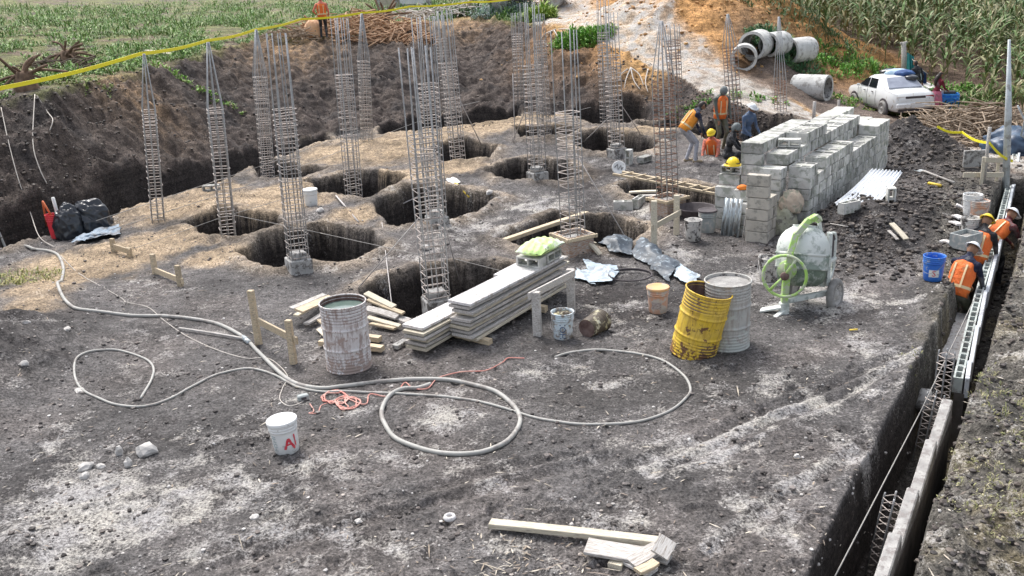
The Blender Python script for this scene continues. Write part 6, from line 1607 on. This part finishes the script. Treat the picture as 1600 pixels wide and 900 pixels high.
rod(hit(1271, 190), hit(1271, 190) + V((0, 0, .55)), "short wooden peg on the track edge beyond the block pile", "peg", .05, "wooden_peg", m_old)
rod(hit(1309, 183), hit(1309, 183) + V((0, 0, .5)), "second short peg beyond the block pile, nearer the car", "peg", .045, "wooden_peg", m_old)
# ------------------------------------------------------------------ shed and red truck at the top edge
sh = hit(632, 13); t = thing("shed", "pale walled shed at the top edge behind the tape", "shed", sh, R(6))
MB().box((0, 0, 1.0), (3.2, 2.4, 2.2), bev=.02).build("wall", m_conc, t); MB().box((-.95, -1.215, 1.1), (.9, .03, 1.9), bev=.01).build("door", m_yel, t); MB().box((.5, -1.215, 1.1), (1.5, .03, 1.7), bev=.01).build("white_panel", m_white_pl, t)
MB().box((0, -.1, 2.2), (3.6, 2.9, .08), rot=(.08, 0, 0), bev=.01).build("roof", m_galv, t)
tk = hit(832, 14); t = thing("red_truck", "red truck at the top edge, only its lower side in view", "truck", tk, R(4))
m_redt = mat("red_truck_paint", (.42, .01, .03), (.5, .03, .05), 4, .35)
MB().box((.3, 0, 1.15), (2.6, 1.7, 1.0), bev=.08).build("cargo_box", m_redt, t); MB().box((-1.6, 0, 1.05), (1.2, 1.65, 1.1), bev=.15).build("cab", m_redt, t); MB().box((-1.75, 0, 1.45), (.9, 1.67, .35), bev=.05).build("cab_window", m_glass, t)
MB().box((-.2, 0, .52), (3.8, 1.4, .22), bev=.03).build("chassis", m_black_rub, t)
for x in (-1.6, 1.0):
    for y in (-.75, .75): wheel_parts(t, V((x, y, .40)), .38, .22, (0, 1 if y > 0 else -1, 0))
# ------------------------------------------------------------------ plants and loose soil (what nobody could count)
def leaf_mat(name, cols, rough=.6, trans=.0):
    m, nt, b = new_mat(name)
    a = nt.nodes.new("ShaderNodeAttribute"); a.attribute_name = "Col"
    nt.links.new(a.outputs["Color"], b.inputs["Base Color"]); b.inputs["Roughness"].default_value = rough; b.inputs["Specular IOR Level"].default_value = .3
    return m
m_leaf = leaf_mat("leaf", None)
G = np.random.default_rng(21)
def blades(P, L, Wd, az, el, droop, col, segs=3):
    """arched leaf strips: P roots (n,3); L length; Wd width; az, el start direction; droop; col (n,3)"""
    n = len(P); rows = []
    h = np.stack([np.cos(az), np.sin(az)], 1); side = np.stack([-h[:, 1], h[:, 0], np.zeros(n)], 1)
    p = P.copy(); e = el.copy(); V_ = []
    for s in range(segs + 1):
        w = Wd * (np.sin(np.pi * (.18 + .80 * s / segs)) if s < segs else .04)
        V_.append(p - side * w[:, None] / 2); V_.append(p + side * w[:, None] / 2)
        st = (L / segs)[:, None]
        p = p + st * np.concatenate([h * np.cos(e)[:, None], np.sin(e)[:, None]], 1); e = e - droop / segs
    V3 = np.stack(V_, 1).reshape(-1, 3); k = 2 * (segs + 1)
    base = (np.arange(n) * k)[:, None]
    F = np.concatenate([base + np.array([2 * s, 2 * s + 1, 2 * s + 3, 2 * s + 2]) for s in range(segs)], 1).reshape(-1, 4)
    C_ = np.repeat(np.concatenate([col, np.ones((n, 1))], 1), k, 0)
    return V3, F, C_
def join(parts):
    Vs, Fs, Cs = [], [], []; o = 0
    for v_, f_, c_ in parts: Vs.append(v_); Fs.append(f_ + o); Cs.append(c_); o += len(v_)
    return np.concatenate(Vs), np.concatenate(Fs), np.concatenate(Cs)
def stuff(name, parts, label, cat):
    v_, f_, c_ = join(parts); o0 = v_.mean(0); o0[2] = v_[:, 2].min()
    me = big_mesh(name, v_ - o0, f_, [m_leaf], False); set_col(me, c_)
    return tag(link_mesh(name, me, None, tuple(o0)), label, cat, kind="stuff")
def pick(n, pal):
    pal = np.array(pal); i = G.integers(0, len(pal), n); return np.clip(pal[i] * G.uniform(.7, 1.3, (n, 1)), .01, .9)
# maize
edge = [(1225, 2), (1262, 40), (1310, 84), (1360, 100), (1400, 112), (1450, 132), (1500, 158), (1550, 178), (1600, 205), (1720, 250), (1900, 320)]
ep = [hit(*p) for p in edge]; et = np.array([p.x / p.y for p in ep]); ed = np.array([p.y for p in ep])
n = 11000
tq = G.uniform(et[0], .85, n); dq = G.uniform(0, 1, n) ** .75 * 48
d0 = np.interp(tq, et, ed); yq = d0 + .3 + dq; xq = tq * yq
keep = G.random(n) < np.clip(yq / 80, .35, 1) * np.where(dq > 22, .42, 1.0)
xq, yq, dq = xq[keep], yq[keep], dq[keep]; n = len(xq); zq = height(xq, yq); H_ = G.uniform(1.7, 2.5, n) * np.clip(.72 + dq * .08, .72, 1) * (1 + .35 * fbm(xq, yq, 3.0, 3, 420))
parts = []
stem = np.stack([xq, yq, zq], 1); green = [(.075, .145, .045), (.10, .17, .05), (.13, .19, .07), (.22, .25, .12), (.28, .27, .15)]
parts.append(blades(stem, H_, np.full(n, .035), G.uniform(0, 6.28, n), np.full(n, 1.54), np.full(n, .05), pick(n, [(.16, .20, .08), (.24, .24, .11)]), 2))
for k in range(11):
    m_ = G.random(n) < np.where(dq > 22, .6, 1.0); q = m_.sum()
    hh = H_[m_] * (.15 + .8 * k / 10)
    root = stem[m_] + np.stack([np.zeros(q), np.zeros(q), hh], 1)
    dry = (k < 3)
    parts.append(blades(root, G.uniform(.55, .95, q), G.uniform(.06, .10, q), G.uniform(0, 6.28, q), G.uniform(.6, 1.25, q), G.uniform(1.2, 2.6, q), pick(q, green if not dry else [(.30, .26, .14), (.20, .22, .09), (.12, .17, .05)])))
for k in range(4):
    tipp = stem + np.stack([np.zeros(n), np.zeros(n), H_], 1)
    parts.append(blades(tipp, G.uniform(.2, .38, n), np.full(n, .03), G.uniform(0, 6.28, n), G.uniform(.9, 1.5, n), G.uniform(.2, .9, n), pick(n, [(.48, .42, .26), (.55, .50, .34), (.34, .32, .17)]), 2))
stuff("maize_field", parts, "tall green maize filling the hillside beyond the white car", "maize")
# weeds on the bank top and small clumps elsewhere
def weeds(x, y, hgt, lw, pal, per=5, ll=(.08, .2), droop=(.6, 2.0)):
    z = height(x, y); n = len(x); out = []
    for k in range(per):
        a = G.uniform(0, 6.28, n); rr = G.uniform(0, .12, n) * hgt / .25
        P = np.stack([x + rr * np.cos(a), y + rr * np.sin(a), z + G.uniform(0, .55, n) * hgt * (k > 1)], 1)
        out.append(blades(P, G.uniform(ll[0], ll[1], n) * (hgt / .25), G.uniform(lw[0], lw[1], n), a + G.uniform(-.6, .6, n), G.uniform(.3, 1.45, n), G.uniform(droop[0], droop[1], n), pick(n, pal), 2))
    return out
n = 46000
tq = G.uniform(-.75, .03, n); cd = np.interp(tq, _st_t, _st_d[:, 1]); yq = cd + .1 + G.random(n) ** 1.25 * 48; xq = tq * yq
msk = fbm(xq, yq * .6, 2.6, 3, 400) + .6 * fbm(xq, yq, .7, 2, 401) + .55 * np.exp(-((yq - cd) / 1.2)) * 0
keep = (msk > .02) & (G.random(n) < np.clip(1.3 - (yq - 30) / 60, .3, 1))
for px, py, rx, ry in [(610, 40, 4.5, 3), (450, 60, 1.6, 1.4), (500, 60, 1.5, 1.5), (700, 28, 4, 1.2), (95, 108, 1.0, .8)]:
    c_ = hit(px, py); keep &= ((xq - c_.x) / rx) ** 2 + ((yq - c_.y) / ry) ** 2 > .8
xq, yq = xq[keep], yq[keep]
wp = weeds(xq, yq, G.uniform(.08, .30, len(xq)) * np.clip(yq / 30, 1, 1.6) * (1 + 1.6 * np.clip(fbm(xq, yq, 1.1, 2, 410), -.3, .6)), (.02, .055), [(.09, .20, .04), (.13, .27, .05), (.19, .33, .08), (.26, .36, .13), (.07, .15, .04), (.34, .38, .20)], 7)
stuff("weeds", wp, "rough leafy weeds covering the ground beyond the yellow tape", "weeds")
def clump(px, py, rx, ry, hgt, n, pal, label, name="weed_clump", lw=(.03, .07), hang=0.0):
    c_ = hit(px, py); a = G.uniform(0, 6.28, n); q = np.sqrt(G.random(n)); x = c_.x + rx * q * np.cos(a); y = c_.y + ry * q * np.sin(a)
    o = stuff(name, weeds(x, y, hgt * (1.1 - .7 * q) * G.uniform(.6, 1.2, n), lw, pal, 8), label, "weeds"); return o
gr = [(.10, .26, .04), (.15, .34, .05), (.22, .42, .08), (.28, .44, .12)]
clump(912, 64, 1.2, .6, .5, 300, gr, "bright green weeds hanging over the cut left of the track", "leafy_bush")
clump(842, 30, .8, .8, .9, 200, [(.25, .36, .06), (.32, .42, .10), (.16, .30, .05)], "yellow green bush at the corner of the cut")
clump(790, 24, 1.6, 1.0, 1.1, 260, [(.20, .30, .24), (.34, .42, .40), (.10, .22, .10), (.45, .52, .52)], "bluish leafed shrub on the crest left of the red truck", "leafy_bush")
clump(740, 22, 2.2, 1.0, .7, 260, [(.06, .14, .05), (.10, .20, .07)], "dark green shrubs on the crest behind the leaning trunk", "leafy_bush")
clump(1222, 76, 1.3, .9, .6, 260, [(.05, .14, .06), (.09, .20, .09), (.16, .26, .12)], "dark weeds draped over the concrete pipes", "leafy_bush")
clump(1362, 112, 2.2, 1.3, .45, 240, gr[:3] + [(.12, .20, .06)], "green weeds between the orange mound and the white car")
clump(1445, 150, 2.0, .8, .5, 180, gr[:3], "green weeds behind the white car")
clump(1290, 100, 1.4, .8, .35, 140, gr[:2], "low weeds right of the third pipe")
clump(1525, 165, 3.0, .9, .7, 300, [(.10, .18, .05), (.2, .26, .1), (.3, .3, .15)], "weeds at the edge of the maize behind the brushwood")
clump(1330, 160, .9, .8, .2, 80, gr[:2] + [(.35, .33, .12)], "grass tuft in front of the white car")
clump(20, 440, .9, .7, .22, 120, [(.30, .30, .08), (.16, .20, .06), (.42, .38, .16)], "yellowish grass tuft at the left edge", lw=(.01, .025))
clump(1575, 640, .6, 2.2, .10, 160, [(.26, .26, .10), (.18, .20, .08), (.36, .32, .18)], "dry grass on the spoil right of the trench", lw=(.006, .016))
clump(1560, 760, .5, 1.0, .10, 130, [(.30, .30, .14), (.2, .2, .09), (.40, .36, .22)], "dry grass tufts on the spoil at the lower right", lw=(.006, .014))
clump(1240, 30, 3, 2, .7, 200, [(.07, .14, .05), (.12, .2, .08), (.2, .22, .12)], "scrubby weeds on top of the orange mound")
clump(1140, 150, 2.0, .4, .25, 90, gr[:2] + [(.2, .22, .1)], "low grass along the lower edge of the track")
clump(60, 128, 1.8, .9, .3, 160, [(.2, .28, .08), (.34, .36, .14), (.14, .2, .06)], "weeds around the stumps at the left end of the tape")
clump(240, 104, 2.6, .3, .26, 160, gr[1:] + [(.34, .38, .16)], "bright weeds spilling over the crest of the left bank")
# clods, pebbles and chips
def ico(seed, sq):
    bm = bmesh.new(); bmesh.ops.create_icosphere(bm, subdivisions=1, radius=1.0); rg = np.random.default_rng(seed)
    v_ = np.array([v.co[:] for v in bm.verts]); v_ *= rg.uniform(.65, 1.2, (len(v_), 1)); f_ = np.array([[v.index for v in f.verts] for f in bm.faces]); bm.free(); v_[:, 2] *= sq; return v_, f_
SH = [ico(s, .75) for s in range(6)]
def scatter(name, x, y, r, col, label, cat, sink=.25, mt=None):
    z = height(x, y); n = len(x); Vs, Fs, Cs = [], [], []; o = 0
    which = G.integers(0, 6, n); an = G.uniform(0, 6.28, n)
    for k in range(6):
        i = np.where(which == k)[0]
        if len(i) == 0: continue
        v0, f0 = SH[k]; ca, sa = np.cos(an[i])[:, None], np.sin(an[i])[:, None]; rr = r[i][:, None]
        vx = (v0[None, :, 0] * ca - v0[None, :, 1] * sa) * rr + x[i][:, None]; vy = (v0[None, :, 0] * sa + v0[None, :, 1] * ca) * rr + y[i][:, None]
        vz = v0[None, :, 2] * rr + z[i][:, None] + rr * sink
        Vs.append(np.stack([vx, vy, vz], -1).reshape(-1, 3)); Fs.append((f0[None] + (np.arange(len(i)) * len(v0))[:, None, None]).reshape(-1, 3) + o)
        Cs.append(np.repeat(np.concatenate([col[i], np.ones((len(i), 1))], 1), len(v0), 0)); o += len(i) * len(v0)
    v_ = np.concatenate(Vs); f_ = np.concatenate(Fs); me = big_mesh(name, v_, f_, [mt or m_leaf], False); set_col(me, np.concatenate(Cs))
    return tag(link_mesh(name, me), label, cat, kind="stuff")
n = 12000
yq = 6 + 18 * G.random(n) ** 1.5; xq = (G.random(n) * 1.26 - .62) * yq
cl_ = fbm(xq, yq, 1.0, 3, 500); keep = cl_ > -.25 + .3 * G.random(n); xq, yq = xq[keep], yq[keep]; n = len(xq)
r = .009 + .028 * G.random(n) ** 5
scatter("soil_clods", xq, yq, r, pick(n, [(.055, .048, .045), (.09, .08, .075), (.13, .11, .10), (.17, .15, .14)]), "crumbs and clods of dark soil scattered over the working floor", "soil")
n = 3200
yq = 6 + 16 * G.random(n) ** 1.4; xq = (G.random(n) * 1.26 - .62) * yq
scatter("pebbles", xq, yq, .007 + .018 * G.random(n) ** 4, pick(n, [(.40, .38, .36), (.52, .50, .48), (.34, .30, .27)]), "small pale pebbles and mortar crumbs scattered over the soil", "pebbles")
# loose lumps on banks, spoil and dark mounds
XS, YS, RS = [], [], []
n = 8000; tq = G.uniform(-.72, .34, n); f0_ = np.interp(tq, _st_t, _st_d[:, 0]); f1_ = np.interp(tq, _st_t, _st_d[:, 1]); yq = f0_ + (f1_ - f0_) * G.uniform(-.12, 1.0, n); XS.append(tq * yq); YS.append(yq); RS.append(0.012 + .045 * G.random(n) ** 5)
for px, py, rx, ry, k in [(1425, 250, 1.6, 1.8, 1300), (1395, 345, 1.9, 1.8, 1500), (1480, 305, 1.6, 1.6, 700), (1360, 385, 1.2, 1.0, 500), (1320, 380, 1.0, 1.0, 300)]:
    c_ = at_z(px, py, .2); q = G.normal(0, .55, (k, 2)); XS.append(c_.x + q[:, 0] * rx); YS.append(c_.y + q[:, 1] * ry); RS.append(.012 + .055 * G.random(k) ** 4)
k = 4500; yq = 6.2 + 11 * G.random(k) ** 1.2; xq = 3.35 + (yq - 7) * .47 + G.random(k) * 2.6; XS.append(xq); YS.append(yq); RS.append(.009 + .036 * G.random(k) ** 4)
XS, YS, RS = map(np.concatenate, (XS, YS, RS)); n = len(XS)
scatter("earth_lumps", XS, YS, RS, pick(n, [(.04, .035, .033), (.065, .056, .052), (.09, .075, .066), (.12, .10, .085)]), "loose dark earth lumps on the cut banks, the mounds and the trench spoil", "soil")
n = 3500; XS, YS = [], []
for mx, my, rx, ry, h in _fm[:3]:
    q = G.normal(0, .55, (n // 3, 2)); XS.append(mx + q[:, 0] * rx); YS.append(my + q[:, 1] * ry)
XS, YS = np.concatenate(XS), np.concatenate(YS); n = len(XS)
scatter("orange_lumps", XS, YS, .015 + .07 * G.random(n) ** 4, pick(n, [(.42, .23, .09), (.48, .29, .12), (.34, .18, .07)]), "orange earth lumps scattered over the big mound beyond the track", "soil")
# straw, splinters and chips
n = 1300; yq = 6 + 17 * G.random(n) ** 1.3; xq = (G.random(n) * 1.25 - .62) * yq
k = 500; k = 110; c_ = at_z(810, 878, 0); xq[:k] = c_.x + G.normal(0, .35, k); yq[:k] = c_.y + G.normal(0, .22, k)
zq = height(xq, yq) + .012; L = G.uniform(.03, .10, n) * (1 + 2.0 * (G.random(n) > .95)); az = G.uniform(0, 6.28, n)
cc = pick(n, [(.40, .35, .28), (.50, .45, .37), (.30, .24, .18), (.20, .16, .13)])
stuff("wood_chips", [blades(np.stack([xq, yq, zq], 1), L, G.uniform(.006, .018, n), az, G.uniform(-.05, .25, n), G.uniform(0, .3, n), cc, 2)], "straw, splinters and wood chips littering the soil", "wood chips")
